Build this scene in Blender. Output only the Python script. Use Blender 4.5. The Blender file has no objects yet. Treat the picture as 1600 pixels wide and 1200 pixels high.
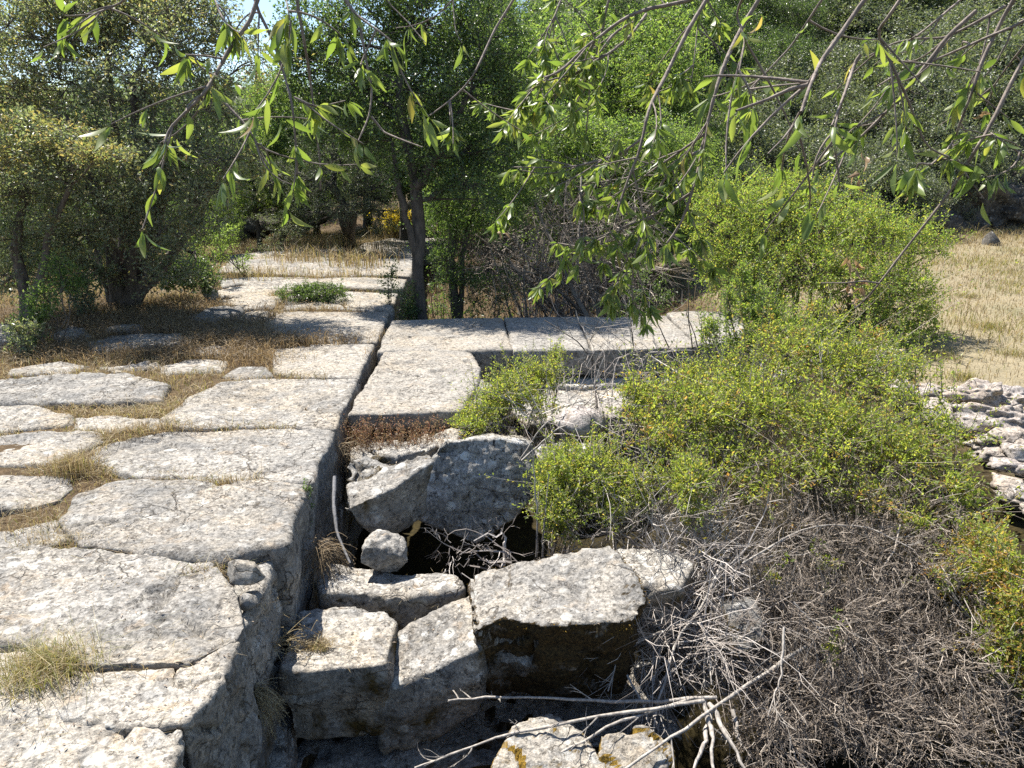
import bpy, bmesh, math, random
import numpy as np
from mathutils import Vector, Matrix

rng = np.random.default_rng(7)
random.seed(7)
SC = bpy.context.scene
COL = SC.collection
R = math.radians

# ------------------------------------------------------------------ camera, world, sun, exposure
F = 1200.0
PITCH = math.atan(350.0 / 1200.0)
CAM_Z = 1.75
cam_d = bpy.data.cameras.new('camera')
cam_d.sensor_fit = 'HORIZONTAL'
cam_d.sensor_width = 36.0
cam_d.lens = 27.0
cam_d.clip_start = 0.02
cam_d.clip_end = 3000.0
cam = bpy.data.objects.new('camera', cam_d)
COL.objects.link(cam)
cam.location = (0, 0, CAM_Z)
cam.rotation_euler = (R(90) - PITCH, 0, 0)
SC.camera = cam

SUN_EL, SUN_AZ = R(61), R(-43)          # azimuth clockwise from +Y
world = bpy.data.worlds.new('World')
SC.world = world
world.use_nodes = True
wn = world.node_tree
wn.nodes.clear()
w_out = wn.nodes.new('ShaderNodeOutputWorld')
w_bg = wn.nodes.new('ShaderNodeBackground')
w_sky = wn.nodes.new('ShaderNodeTexSky')
w_sky.sky_type = 'NISHITA'
w_sky.sun_disc = False
w_sky.sun_elevation = SUN_EL
w_sky.sun_rotation = SUN_AZ % (2 * math.pi)
w_sky.altitude = 900
w_sky.air_density = 1.0
w_sky.dust_density = 0.6
w_bg.inputs['Strength'].default_value = 0.085
wn.links.new(w_sky.outputs[0], w_bg.inputs[0])
wn.links.new(w_bg.outputs[0], w_out.inputs[0])

sun_d = bpy.data.lights.new('sun', 'SUN')
sun_d.energy = 5.0
sun_d.angle = R(0.53)
sun_d.color = (1.0, 0.945, 0.86)
sun = bpy.data.objects.new('sun', sun_d)
COL.objects.link(sun)
SUN_DIR = Vector((math.sin(SUN_AZ) * math.cos(SUN_EL), math.cos(SUN_AZ) * math.cos(SUN_EL), math.sin(SUN_EL)))
sun.rotation_euler = SUN_DIR.to_track_quat('Z', 'Y').to_euler()
sun.location = SUN_DIR * 30

SC.view_settings.view_transform = 'Standard'
SC.view_settings.look = 'None'
SC.view_settings.gamma = 1
SC.view_settings.use_curve_mapping = False
SC.view_settings.exposure = 1.33
SC.render.engine = 'CYCLES'
SC.cycles.max_bounces = 7
SC.cycles.diffuse_bounces = 3
SC.cycles.glossy_bounces = 2
SC.cycles.transmission_bounces = 4
SC.cycles.use_denoising = False
SC.cycles.caustics_reflective = False
SC.cycles.caustics_refractive = False
SC.cycles.sample_clamp_indirect = 6

# ------------------------------------------------------------------ pixel <-> place helpers (photo survey)
cp, sp = math.cos(PITCH), math.sin(PITCH)


def ray(x, y):
    cx, cy = (x - 800) / F, -(y - 600) / F
    return np.array([cx, cy * sp + cp, cy * cp - sp])


def Pz(x, y, z=0.0):
    """the point seen at photo pixel x, y that lies at height z"""
    d = ray(x, y)
    return np.array([0, 0, CAM_Z]) + d * ((z - CAM_Z) / d[2])


def Pd(x, y, Y):
    """the point seen at photo pixel x, y that lies Y metres ahead"""
    d = ray(x, y)
    return np.array([0, 0, CAM_Z]) + d * (Y / d[1])


_e0, _e1 = Pz(375, 985), Pz(603, 500)
AX_V = (_e1 - _e0) / np.linalg.norm(_e1 - _e0)        # along the terrace edge, away from the camera
AX_U = np.array([AX_V[1], -AX_V[0], 0])               # to the right of the edge


def uv_of(x, y):
    dx, dy = x - _e0[0], y - _e0[1]
    return dx * AX_U[0] + dy * AX_U[1], dx * AX_V[0] + dy * AX_V[1] + 2.6


def from_uv(u, v, z=0.0):
    p = _e0 + AX_U * u + AX_V * (v - 2.6)
    return np.array([p[0], p[1], z])


# ------------------------------------------------------------------ numpy noise
def _hash(ix, iy, iz, seed):
    n = (ix.astype(np.int64) * 374761393 + iy.astype(np.int64) * 668265263 + iz.astype(np.int64) * 2147483647 + seed * 974634777) & 0xFFFFFFFF
    n = ((n ^ (n >> 13)) * 1274126177) & 0xFFFFFFFF
    n = ((n ^ (n >> 16)) * 2246822519) & 0xFFFFFFFF
    return ((n ^ (n >> 15)) & 0xFFFFFF) / float(0xFFFFFF)


def vnoise(p, seed=0):
    p = np.asarray(p, float)
    i = np.floor(p)
    f = p - i
    f = f * f * f * (f * (f * 6 - 15) + 10)
    i = i.astype(np.int64)
    out = 0
    for dx in (0, 1):
        wx = f[:, 0] if dx else 1 - f[:, 0]
        for dy in (0, 1):
            wy = f[:, 1] if dy else 1 - f[:, 1]
            for dz in (0, 1):
                wz = f[:, 2] if dz else 1 - f[:, 2]
                out = out + wx * wy * wz * _hash(i[:, 0] + dx, i[:, 1] + dy, i[:, 2] + dz, seed)
    return out * 2 - 1


def fbm(p, seed=0, octaves=4, gain=0.5):
    a, s, out = 1.0, 1.0, 0
    for k in range(octaves):
        out = out + a * vnoise(p * s + k * 17.3, seed + k)
        a *= gain
        s *= 2.03
    return out


# ------------------------------------------------------------------ mesh building
class MB:
    """collects vertices and faces (tris / quads) as arrays and links them as one mesh object"""

    def __init__(self):
        self.v, self.f3, self.f4, self.n = [], [], [], 0
        self.m3, self.m4 = [], []

    def add(self, v, f3=None, f4=None, mi=0):
        v = np.asarray(v, float).reshape(-1, 3)
        if f3 is not None and len(f3):
            f3 = np.asarray(f3).reshape(-1, 3)
            self.f3.append(f3 + self.n)
            self.m3.append(np.full(len(f3), mi))
        if f4 is not None and len(f4):
            f4 = np.asarray(f4).reshape(-1, 4)
            self.f4.append(f4 + self.n)
            self.m4.append(np.full(len(f4), mi))
        self.v.append(v)
        self.n += len(v)

    def mesh(self, name, mats, smooth=False, offset=None):
        me = bpy.data.meshes.new(name)
        v = np.concatenate(self.v) if self.v else np.zeros((0, 3))
        if offset is not None:
            v = v - np.asarray(offset)
        f3 = np.concatenate(self.f3) if self.f3 else np.zeros((0, 3), int)
        f4 = np.concatenate(self.f4) if self.f4 else np.zeros((0, 4), int)
        mi = np.concatenate(self.m3 + self.m4) if (self.m3 or self.m4) else np.zeros(0, int)
        loops = np.concatenate([f3.ravel(), f4.ravel()]).astype(np.int32)
        starts = np.concatenate([np.arange(len(f3)) * 3, len(f3) * 3 + np.arange(len(f4)) * 4]).astype(np.int32)
        me.vertices.add(len(v))
        me.vertices.foreach_set('co', v.astype(np.float32).ravel())
        me.loops.add(len(loops))
        me.loops.foreach_set('vertex_index', loops)
        me.polygons.add(len(starts))
        me.polygons.foreach_set('loop_start', starts)
        me.polygons.foreach_set('material_index', mi.astype(np.int32))
        me.polygons.foreach_set('use_smooth', np.full(len(starts), smooth))
        me.update(calc_edges=True)
        me.validate()
        for m in (mats if isinstance(mats, (list, tuple)) else [mats]):
            me.materials.append(m)
        return me

    def build(self, name, mats, parent=None, origin=None, smooth=False):
        """origin: world place of the object; vertices are given in world space (child: parent's place)"""
        o = np.zeros(3) if origin is None else np.asarray(origin, float)
        if parent is not None and origin is None:
            o = np.array(parent.location)
        me = self.mesh(name, mats, smooth, o)
        ob = bpy.data.objects.new(name, me)
        COL.objects.link(ob)
        if parent is not None:
            ob.parent = parent
            ob.location = o - np.array(parent.location)
        else:
            ob.location = o
        return ob


def tag(o, label=None, cat=None, group=None, kind=None):
    if label: o['label'] = label
    if cat: o['category'] = cat
    if group: o['group'] = group
    if kind: o['kind'] = kind
    return o


def thing(name, label, cat, loc, group=None):
    o = bpy.data.objects.new(name, None)
    o.empty_display_size = 0.1
    COL.objects.link(o)
    o.location = loc
    return tag(o, label, cat, group)


def copy_tree(src, loc, rotz=0, scale=1, label=None, group=None):
    r = src.copy()
    COL.objects.link(r)
    r.location = loc
    r.rotation_euler = (0, 0, rotz)
    r.scale = (scale, scale, scale) if np.isscalar(scale) else scale
    if label: r['label'] = label
    if group: r['group'] = group
    for ch in list(src.children):
        c = ch.copy()
        COL.objects.link(c)
        c.parent = r
        for g in list(ch.children):
            d = g.copy()
            COL.objects.link(d)
            d.parent = c
    return r


def nrm(a):
    return a / np.maximum(np.linalg.norm(a, axis=-1, keepdims=True), 1e-9)


def tubes(mb, P, Rad, sides=4, mi=0):
    """P [n,k,3] centre lines, Rad [n,k] radii"""
    P = np.asarray(P, float)
    if P.ndim == 2: P = P[None]
    Rad = np.asarray(Rad, float)
    if Rad.ndim == 1: Rad = Rad[None]
    n, k, _ = P.shape
    T = np.empty_like(P)
    T[:, 1:-1] = P[:, 2:] - P[:, :-2]
    T[:, 0] = P[:, 1] - P[:, 0]
    T[:, -1] = P[:, -1] - P[:, -2]
    T = nrm(T)
    ref = np.where(np.abs(T[:, :1, 2:3]) > 0.9, np.array([1.0, 0, 0]), np.array([0, 0, 1.0]))
    ref = np.broadcast_to(ref, T.shape)
    A = nrm(np.cross(T, ref))
    B = np.cross(T, A)
    ang = np.arange(sides) * 2 * np.pi / sides
    ring = A[:, :, None, :] * np.cos(ang)[None, None, :, None] + B[:, :, None, :] * np.sin(ang)[None, None, :, None]
    V = P[:, :, None, :] + ring * Rad[:, :, None, None]
    base = (np.arange(n) * k * sides)[:, None, None]
    j = np.arange(k - 1)[None, :, None] * sides
    s = np.arange(sides)[None, None, :]
    s2 = (s + 1) % sides
    f = np.stack([base + j + s, base + j + s2, base + j + sides + s2, base + j + sides + s], -1)
    mb.add(V.reshape(-1, 3), f4=f.reshape(-1, 4), mi=mi)


def bez(S, M, E, k):
    t = np.linspace(0, 1, k)[None, :, None]
    return S[:, None] * (1 - t) ** 2 + 2 * M[:, None] * t * (1 - t) + E[:, None] * t ** 2


def rvec(n):
    return nrm(rng.normal(size=(n, 3)))


def leaves(mb, pos, d, L, W, up=0.5, mi=0, fold=0.25):
    """folded four-point leaves: base, two sides, tip"""
    n = len(pos)
    d = nrm(d)
    ref = nrm(rvec(n) + np.array([0, 0, up]))
    side = nrm(np.cross(d, ref))
    nn = np.cross(side, d)
    L = np.broadcast_to(np.asarray(L, float), (n,))[:, None]
    W = np.broadcast_to(np.asarray(W, float), (n,))[:, None]
    b = pos
    mid = pos + d * L * 0.45
    s1 = mid + side * W * 0.5 + nn * W * fold
    s2 = mid - side * W * 0.5 + nn * W * fold
    t = pos + d * L
    V = np.stack([b, s1, t, s2], 1).reshape(-1, 3)
    i = np.arange(n)[:, None] * 4
    mb.add(V, f3=np.concatenate([i + np.array([0, 1, 2]), i + np.array([0, 2, 3])], 0), mi=mi)


def blades(mb, pos, h, w, lean=0.5, mi=0, curl=0.5):
    """grass blades, three triangles each"""
    n = len(pos)
    a = rng.uniform(0, 2 * np.pi, n)
    side = np.stack([np.cos(a), np.sin(a), np.zeros(n)], 1)
    b = rng.uniform(0, 2 * np.pi, n)
    ln = np.stack([np.cos(b), np.sin(b), np.zeros(n)], 1) * (lean * np.abs(rng.normal(size=n)))[:, None]
    h = np.broadcast_to(np.asarray(h, float), (n,))[:, None]
    w = np.broadcast_to(np.asarray(w, float), (n,))[:, None]
    upv = np.array([0, 0, 1.0])
    m = pos + (upv + ln * 0.5) * h * 0.55
    t = pos + (upv * (1 - curl * 0.3) + ln * (1 + curl)) * h
    V = np.stack([pos - side * w * .5, pos + side * w * .5, m + side * w * .4, m - side * w * .4, t], 1).reshape(-1, 3)
    i = np.arange(n)[:, None] * 5
    mb.add(V, f3=i + np.array([3, 2, 4]), f4=i + np.array([0, 1, 2, 3]), mi=mi)


# ------------------------------------------------------------------ materials
def new_mat(name):
    m = bpy.data.materials.new(name)
    m.use_nodes = True
    nt = m.node_tree
    nt.nodes.clear()
    return m, nt, nt.nodes, nt.links


def ramp(N, stops, interp='LINEAR'):
    r = N.new('ShaderNodeValToRGB')
    r.color_ramp.interpolation = interp
    els = r.color_ramp.elements
    while len(els) > 1: els.remove(els[-1])
    els[0].position, els[0].color = stops[0][0], (*stops[0][1], 1)
    for p, c in stops[1:]:
        e = els.new(p)
        e.color = (*c, 1)
    return r


def g3(v): return (v, v, v)


def leaf_mat(name, cols, transl=0.45, rough=0.45, spec=0.4, tint=(1.15, 1.2, 0.6)):
    """cols: list of (position, colour) picked at random leaf by leaf"""
    m, nt, N, Lk = new_mat(name)
    out = N.new('ShaderNodeOutputMaterial')
    geo = N.new('ShaderNodeNewGeometry')
    oi = N.new('ShaderNodeObjectInfo')
    ad = N.new('ShaderNodeMath')
    ad.operation = 'ADD'
    fr = N.new('ShaderNodeMath')
    fr.operation = 'FRACT'
    Lk.new(geo.outputs['Random Per Island'], ad.inputs[0])
    Lk.new(oi.outputs['Random'], ad.inputs[1])
    Lk.new(ad.outputs[0], fr.inputs[0])
    r = ramp(N, cols)
    Lk.new(fr.outputs[0], r.inputs[0])
    p = N.new('ShaderNodeBsdfPrincipled')
    p.inputs['Roughness'].default_value = rough
    p.inputs['Specular IOR Level'].default_value = spec
    Lk.new(r.outputs[0], p.inputs['Base Color'])
    t = N.new('ShaderNodeBsdfTranslucent')
    mul = N.new('ShaderNodeMix')
    mul.data_type = 'RGBA'
    mul.blend_type = 'MULTIPLY'
    mul.inputs[0].default_value = 1
    Lk.new(r.outputs[0], mul.inputs[6])
    mul.inputs[7].default_value = (*[c * 2.0 for c in tint], 1)
    Lk.new(mul.outputs[2], t.inputs[0])
    mix = N.new('ShaderNodeMixShader')
    mix.inputs[0].default_value = transl
    Lk.new(p.outputs[0], mix.inputs[1])
    Lk.new(t.outputs[0], mix.inputs[2])
    Lk.new(mix.outputs[0], out.inputs[0])
    return m


def bark_mat(name, c1, c2, scale=30, bump=0.4, stretch=0.25, rough=0.85):
    m, nt, N, Lk = new_mat(name)
    out = N.new('ShaderNodeOutputMaterial')
    tc = N.new('ShaderNodeTexCoord')
    mp = N.new('ShaderNodeMapping')
    mp.inputs['Scale'].default_value = (1, 1, stretch)
    no = N.new('ShaderNodeTexNoise')
    no.inputs['Scale'].default_value = scale
    no.inputs['Detail'].default_value = 6
    r = ramp(N, [(0.3, c1), (0.7, c2)])
    p = N.new('ShaderNodeBsdfPrincipled')
    p.inputs['Roughness'].default_value = rough
    b = N.new('ShaderNodeBump')
    b.inputs['Strength'].default_value = bump
    b.inputs['Distance'].default_value = 0.02
    Lk.new(tc.outputs['Object'], mp.inputs[0])
    Lk.new(mp.outputs[0], no.inputs[0])
    Lk.new(no.outputs['Fac'], r.inputs[0])
    Lk.new(r.outputs[0], p.inputs['Base Color'])
    Lk.new(no.outputs['Fac'], b.inputs['Height'])
    Lk.new(b.outputs[0], p.inputs['Normal'])
    Lk.new(p.outputs[0], out.inputs[0])
    return m


def twig_mat(name, cols, rough=0.8):
    m, nt, N, Lk = new_mat(name)
    out = N.new('ShaderNodeOutputMaterial')
    geo = N.new('ShaderNodeNewGeometry')
    r = ramp(N, cols)
    Lk.new(geo.outputs['Random Per Island'], r.inputs[0])
    p = N.new('ShaderNodeBsdfPrincipled')
    p.inputs['Roughness'].default_value = rough
    Lk.new(r.outputs[0], p.inputs['Base Color'])
    Lk.new(p.outputs[0], out.inputs[0])
    return m


def stone_mat(name, light=(0.375, 0.35, 0.31), grey=(0.16, 0.157, 0.15), ochre=0.4, black=0.35, white=0.3, moss=0.0, side_black=0.5, greyness=0.5,
              moss_col=((0.035, 0.028, 0.010), (0.12, 0.075, 0.018))):
    """limestone: pale and grey weathering, ochre flecks, black and white lichen, pits; moss on some faces"""
    m, nt, N, Lk = new_mat(name)
    out = N.new('ShaderNodeOutputMaterial')
    tc = N.new('ShaderNodeTexCoord')
    oi = N.new('ShaderNodeObjectInfo')
    add = N.new('ShaderNodeVectorMath')
    add.operation = 'MULTIPLY_ADD'
    cmb = N.new('ShaderNodeCombineXYZ')
    for k in range(3): Lk.new(oi.outputs['Random'], cmb.inputs[k])
    Lk.new(cmb.outputs[0], add.inputs[0])
    add.inputs[1].default_value = (37, 53, 71)
    Lk.new(tc.outputs['Object'], add.inputs[2])
    co = add.outputs[0]
    geo = N.new('ShaderNodeNewGeometry')
    sep = N.new('ShaderNodeSeparateXYZ')
    Lk.new(geo.outputs['True Normal'], sep.inputs[0])

    def noise(scale, detail=8, rough=0.6, dist=0.0):
        n = N.new('ShaderNodeTexNoise')
        n.inputs['Scale'].default_value = scale
        n.inputs['Detail'].default_value = detail
        n.inputs['Roughness'].default_value = rough
        n.inputs['Distortion'].default_value = dist
        Lk.new(co, n.inputs['Vector'])
        return n.outputs['Fac']

    def mixc(fac, a, b, blend='MIX'):
        x = N.new('ShaderNodeMix')
        x.data_type = 'RGBA'
        x.blend_type = blend
        if hasattr(fac, 'is_linked'): Lk.new(fac, x.inputs[0])
        else: x.inputs[0].default_value = fac
        for s, v in ((6, a), (7, b)):
            if hasattr(v, 'is_linked'): Lk.new(v, x.inputs[s])
            else: x.inputs[s].default_value = (*v, 1)
        return x.outputs[2]

    def math_(op, a, b=None, clamp=True):
        x = N.new('ShaderNodeMath')
        x.operation = op
        x.use_clamp = clamp
        for s, v in ((0, a), (1, b)):
            if v is None: continue
            if hasattr(v, 'is_linked'): Lk.new(v, x.inputs[s])
            else: x.inputs[s].default_value = v
        return x.outputs[0]

    def thr(src, lo, hi):
        r = ramp(N, [(lo, g3(0)), (hi, g3(1))])
        Lk.new(src, r.inputs[0])
        return r.outputs[0]

    big = noise(2.3, 9, 0.68, 0.3)
    med = noise(9, 9, 0.7, 0.4)
    fine = noise(46, 6, 0.7)
    gfac = thr(math_('ADD', math_('MULTIPLY', big, 0.85), math_('MULTIPLY', oi.outputs['Random'], 0.15)), 0.62 - 0.3 * greyness, 0.80 - 0.3 * greyness)
    warm = mixc(math_('MULTIPLY', thr(noise(0.9, 4), .42, .6), .8), light, (light[0] * .95, light[1] * .86, light[2] * .72))
    c = mixc(gfac, warm, grey)
    c = mixc(math_('MULTIPLY', thr(med, 0.50, 0.60), 0.8), c, mixc(0.25, grey, light))
    c = mixc(math_('MULTIPLY', thr(noise(21, 8, .75, .5), 0.54, 0.60), 0.6), c, grey)
    c = mixc(math_('MULTIPLY', thr(noise(6.3, 6, 0.65, 0.5), 0.58, 0.68), ochre), c, (0.42, 0.29, 0.16))
    vary = thr(oi.outputs['Random'], 0.15, 0.95)
    c = mixc(math_('MULTIPLY', vary, 0.42), c, mixc(thr(noise(1.6, 5, .6), .4, .6), grey, mixc(0.5, grey, (0.36, 0.34, 0.31))))
    # fine grain
    c = mixc(0.8, c, mixc(thr(fine, 0.34, 0.64), g3(0.35), g3(1.45)), 'MULTIPLY')
    c = mixc(0.55, c, mixc(thr(noise(110, 4, .7), 0.36, 0.64), g3(0.45), g3(1.4)), 'MULTIPLY')
    # pale crusts
    c = mixc(math_('MULTIPLY', thr(noise(13, 5, 0.55), 0.6, 0.64), white), c, (0.54, 0.53, 0.50))
    # round lichen discs
    vor = N.new('ShaderNodeTexVoronoi')
    vor.inputs['Scale'].default_value = 9
    vor.inputs['Randomness'].default_value = 1
    Lk.new(co, vor.inputs['Vector'])
    wob = math_('ADD', vor.outputs['Distance'], math_('MULTIPLY', fine, 0.22))
    spotsel = N.new('ShaderNodeSeparateColor')
    Lk.new(vor.outputs['Color'], spotsel.inputs[0])
    disc = thr(wob, 0.38, 0.34)
    r = ramp(N, [(0.0, g3(1)), (0.36, g3(1)), (0.42, g3(0))])
    Lk.new(wob, r.inputs[0])
    disc = r.outputs[0]
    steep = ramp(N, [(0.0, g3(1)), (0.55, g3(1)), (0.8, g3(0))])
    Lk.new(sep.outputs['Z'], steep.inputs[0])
    wsel = math_('MULTIPLY', disc, thr(spotsel.outputs[0], 0.70, 0.72))
    c = mixc(math_('MULTIPLY', wsel, white), c, (0.60, 0.60, 0.56))
    # black lichen, more of it on steep faces
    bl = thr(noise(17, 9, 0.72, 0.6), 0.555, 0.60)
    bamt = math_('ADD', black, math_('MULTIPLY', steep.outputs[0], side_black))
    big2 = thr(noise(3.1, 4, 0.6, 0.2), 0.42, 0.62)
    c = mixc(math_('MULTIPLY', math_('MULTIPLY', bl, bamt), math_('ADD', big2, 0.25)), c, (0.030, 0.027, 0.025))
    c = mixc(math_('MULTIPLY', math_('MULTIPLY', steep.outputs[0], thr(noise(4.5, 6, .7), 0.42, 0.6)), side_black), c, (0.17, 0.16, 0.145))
    # pits are darker, cracks hold dark soil
    crk = N.new('ShaderNodeTexVoronoi')
    crk.feature = 'DISTANCE_TO_EDGE'
    crk.inputs['Scale'].default_value = 3.4
    wv = N.new('ShaderNodeVectorMath')
    wv.operation = 'ADD'
    nz = N.new('ShaderNodeTexNoise')
    nz.inputs['Scale'].default_value = 5
    nz.inputs['Detail'].default_value = 6
    Lk.new(co, nz.inputs['Vector'])
    sc_ = N.new('ShaderNodeVectorMath')
    sc_.operation = 'SCALE'
    sc_.inputs['Scale'].default_value = 0.35
    Lk.new(nz.outputs['Color'], sc_.inputs[0])
    Lk.new(co, wv.inputs[0])
    Lk.new(sc_.outputs[0], wv.inputs[1])
    Lk.new(wv.outputs[0], crk.inputs['Vector'])
    crm = ramp(N, [(0.0, g3(1)), (0.022, g3(0))])
    Lk.new(crk.outputs['Distance'], crm.inputs[0])
    crmask = math_('MULTIPLY', crm.outputs[0], thr(noise(2.0, 3), 0.5, 0.6))
    pit = thr(noise(27, 6, 0.66, 0.3), 0.575, 0.64)
    c = mixc(math_('MULTIPLY', math_('MULTIPLY', pit, thr(noise(1.9, 3), .4, .62)), 0.6), c, (0.12, 0.105, 0.09))
    c = mixc(math_('MULTIPLY', crmask, 0.7), c, (0.07, 0.055, 0.04))
    if moss > 0:
        sp2 = N.new('ShaderNodeSeparateXYZ')
        Lk.new(tc.outputs['Object'], sp2.inputs[0])
        mm = thr(math_('ADD', math_('MULTIPLY', noise(3.3, 9, 0.7, 0.4), 0.8), math_('MULTIPLY', fine, 0.2)), 0.55 - 0.26 * moss, 0.66 - 0.26 * moss)
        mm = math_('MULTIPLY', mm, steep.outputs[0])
        mc = mixc(thr(noise(70, 6, 0.75), 0.42, 0.68), moss_col[0], moss_col[1])
        c = mixc(mm, c, mc)
    p = N.new('ShaderNodeBsdfPrincipled')
    p.inputs['Roughness'].default_value = 0.9
    p.inputs['Specular IOR Level'].default_value = 0.2
    Lk.new(c, p.inputs['Base Color'])
    h = math_('ADD', math_('MULTIPLY', med, 0.8, False), math_('MULTIPLY', fine, 0.5, False), False)
    h = math_('ADD', h, math_('MULTIPLY', noise(130, 4, .7), 0.12, False), False)
    h = math_('SUBTRACT', h, math_('MULTIPLY', pit, 0.5, False), False)
    h = math_('SUBTRACT', h, math_('MULTIPLY', crmask, 0.8, False), False)
    b = N.new('ShaderNodeBump')
    b.inputs['Strength'].default_value = 0.8
    b.inputs['Distance'].default_value = 0.02
    Lk.new(h, b.inputs['Height'])
    Lk.new(b.outputs[0], p.inputs['Normal'])
    Lk.new(p.outputs[0], out.inputs[0])
    return m


M = {}
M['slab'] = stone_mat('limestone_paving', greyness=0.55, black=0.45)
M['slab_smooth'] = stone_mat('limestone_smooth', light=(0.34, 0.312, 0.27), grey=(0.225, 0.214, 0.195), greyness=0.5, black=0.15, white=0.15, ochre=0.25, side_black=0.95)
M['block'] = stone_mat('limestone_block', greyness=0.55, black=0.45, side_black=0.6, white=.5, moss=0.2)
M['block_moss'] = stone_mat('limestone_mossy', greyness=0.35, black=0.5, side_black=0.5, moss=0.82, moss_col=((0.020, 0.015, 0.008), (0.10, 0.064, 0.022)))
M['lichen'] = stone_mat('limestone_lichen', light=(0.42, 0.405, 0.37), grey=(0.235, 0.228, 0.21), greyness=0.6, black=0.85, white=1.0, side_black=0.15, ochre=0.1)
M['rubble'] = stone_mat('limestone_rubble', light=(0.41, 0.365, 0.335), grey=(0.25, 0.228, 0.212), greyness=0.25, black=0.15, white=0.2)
M['shade_dark_rock'] = stone_mat('shade_dark_cliff_stone', light=(0.085, 0.078, 0.07), grey=(0.035, 0.033, 0.03), greyness=0.6, black=0.7, white=0.3)  # dark stone, colour lowered further to stand in for deep shade
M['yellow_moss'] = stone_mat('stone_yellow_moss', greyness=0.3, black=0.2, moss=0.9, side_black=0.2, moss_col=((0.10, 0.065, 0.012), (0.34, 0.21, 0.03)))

M['bark'] = bark_mat('grey_brown_bark', (0.05, 0.04, 0.032), (0.16, 0.13, 0.105))
M['bark_dark'] = bark_mat('dark_bark', (0.03, 0.026, 0.022), (0.10, 0.085, 0.07))
M['bark_almond'] = bark_mat('almond_bark', (0.12, 0.095, 0.08), (0.27, 0.225, 0.19), scale=60, stretch=0.5)
M['stick'] = bark_mat('bleached_wood', (0.17, 0.15, 0.13), (0.42, 0.385, 0.34), scale=50, bump=0.3)
M['stick_blue'] = bark_mat('weathered_blue_grey_wood', (0.09, 0.09, 0.093), (0.19, 0.19, 0.20), scale=50, bump=0.3)
M['twig'] = twig_mat('dead_twig', [(0, (0.14, 0.115, 0.10)), (0.5, (0.29, 0.255, 0.225)), (1, (0.48, 0.44, 0.40))])
M['twig_dark'] = twig_mat('dark_twig', [(0, (0.075, 0.06, 0.048)), (0.6, (0.19, 0.158, 0.128)), (1, (0.38, 0.33, 0.275))])
M['flake'] = twig_mat('dry_bud', [(0, (0.08, 0.06, 0.045)), (0.6, (0.20, 0.155, 0.115)), (1, (0.38, 0.30, 0.21))])
M['oak'] = leaf_mat('oak_leaf', [(0, (0.10, 0.125, 0.08)), (0.5, (0.16, 0.185, 0.122)), (0.85, (0.22, 0.235, 0.165)), (1, (0.26, 0.205, 0.145))], transl=0.4, spec=0.55, rough=0.38)
M['oak_yellow'] = leaf_mat('browning_oak_leaf', [(0, (0.12, 0.14, 0.065)), (0.5, (0.21, 0.195, 0.095)), (1, (0.29, 0.215, 0.12))], transl=0.4, spec=0.4)
M['dark_green'] = leaf_mat('dark_green_leaf', [(0, (0.035, 0.06, 0.022)), (0.6, (0.07, 0.11, 0.038)), (1, (0.12, 0.165, 0.06))], transl=0.38, spec=0.6, rough=0.35)
M['mid_green'] = leaf_mat('mid_green_leaf', [(0, (0.06, 0.10, 0.032)), (0.6, (0.10, 0.155, 0.05)), (1, (0.16, 0.20, 0.075))], transl=0.45, spec=0.5)
M['bright_green'] = leaf_mat('bright_green_leaf', [(0, (0.085, 0.135, 0.04)), (0.6, (0.145, 0.205, 0.06)), (1, (0.21, 0.245, 0.09))], transl=0.5)
M['pale_green'] = leaf_mat('grey_green_leaf', [(0, (0.065, 0.085, 0.05)), (0.6, (0.12, 0.145, 0.088)), (1, (0.20, 0.215, 0.14))], transl=0.27, spec=0.5)
M['yellow_green'] = leaf_mat('yellow_green_leaf', [(0, (0.11, 0.175, 0.045)), (0.55, (0.18, 0.24, 0.06)), (0.92, (0.25, 0.26, 0.075)), (1, (0.28, 0.21, 0.08))], transl=0.54, tint=(1.2, 1.2, .58))
M['shrub'] = leaf_mat('shrub_leaf', [(0, (0.12, 0.17, 0.045)), (0.5, (0.19, 0.23, 0.06)), (0.9, (0.26, 0.265, 0.075)), (1, (0.30, 0.215, 0.085))], transl=0.54, tint=(1.22, 1.22, .58))
M['orange_leaf'] = leaf_mat('orange_tinged_leaf', [(0, (0.18, 0.19, 0.05)), (0.5, (0.29, 0.22, 0.07)), (1, (0.38, 0.20, 0.085))], transl=0.45)
M['juniper'] = leaf_mat('juniper_needle', [(0, (0.05, 0.07, 0.045)), (0.6, (0.095, 0.12, 0.075)), (1, (0.15, 0.17, 0.11))], transl=0.25)
M['almond'] = leaf_mat('almond_leaf', [(0, (0.09, 0.135, 0.04)), (0.55, (0.13, 0.175, 0.055)), (0.9, (0.19, 0.22, 0.08)), (0.985, (0.22, 0.21, 0.07)), (1, (0.24, 0.17, 0.09))], transl=0.42, rough=0.4, spec=0.5, tint=(1.15, 1.2, 0.5))
M['dead_leaf'] = leaf_mat('dead_curled_leaf', [(0, (0.20, 0.135, 0.08)), (1, (0.36, 0.27, 0.165))], transl=0.25, tint=(1.0, .9, .7))
M['moss_tuft'] = leaf_mat('ochre_moss', [(0, (0.07, 0.045, 0.012)), (0.6, (0.17, 0.11, 0.025)), (1, (0.30, 0.20, 0.04))], transl=0.25, spec=0.1, tint=(1, .9, .5))
M['red_plant'] = leaf_mat('reddish_seed_head', [(0, (0.17, 0.14, 0.075)), (0.5, (0.23, 0.155, 0.10)), (1, (0.29, 0.155, 0.115))], transl=0.4, tint=(1.0, .9, .7))
M['flower'] = leaf_mat('yellow_flower', [(0, (0.45, 0.36, 0.02)), (1, (0.6, 0.48, 0.04))], transl=0.4, tint=(1, 1, .5))
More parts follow.
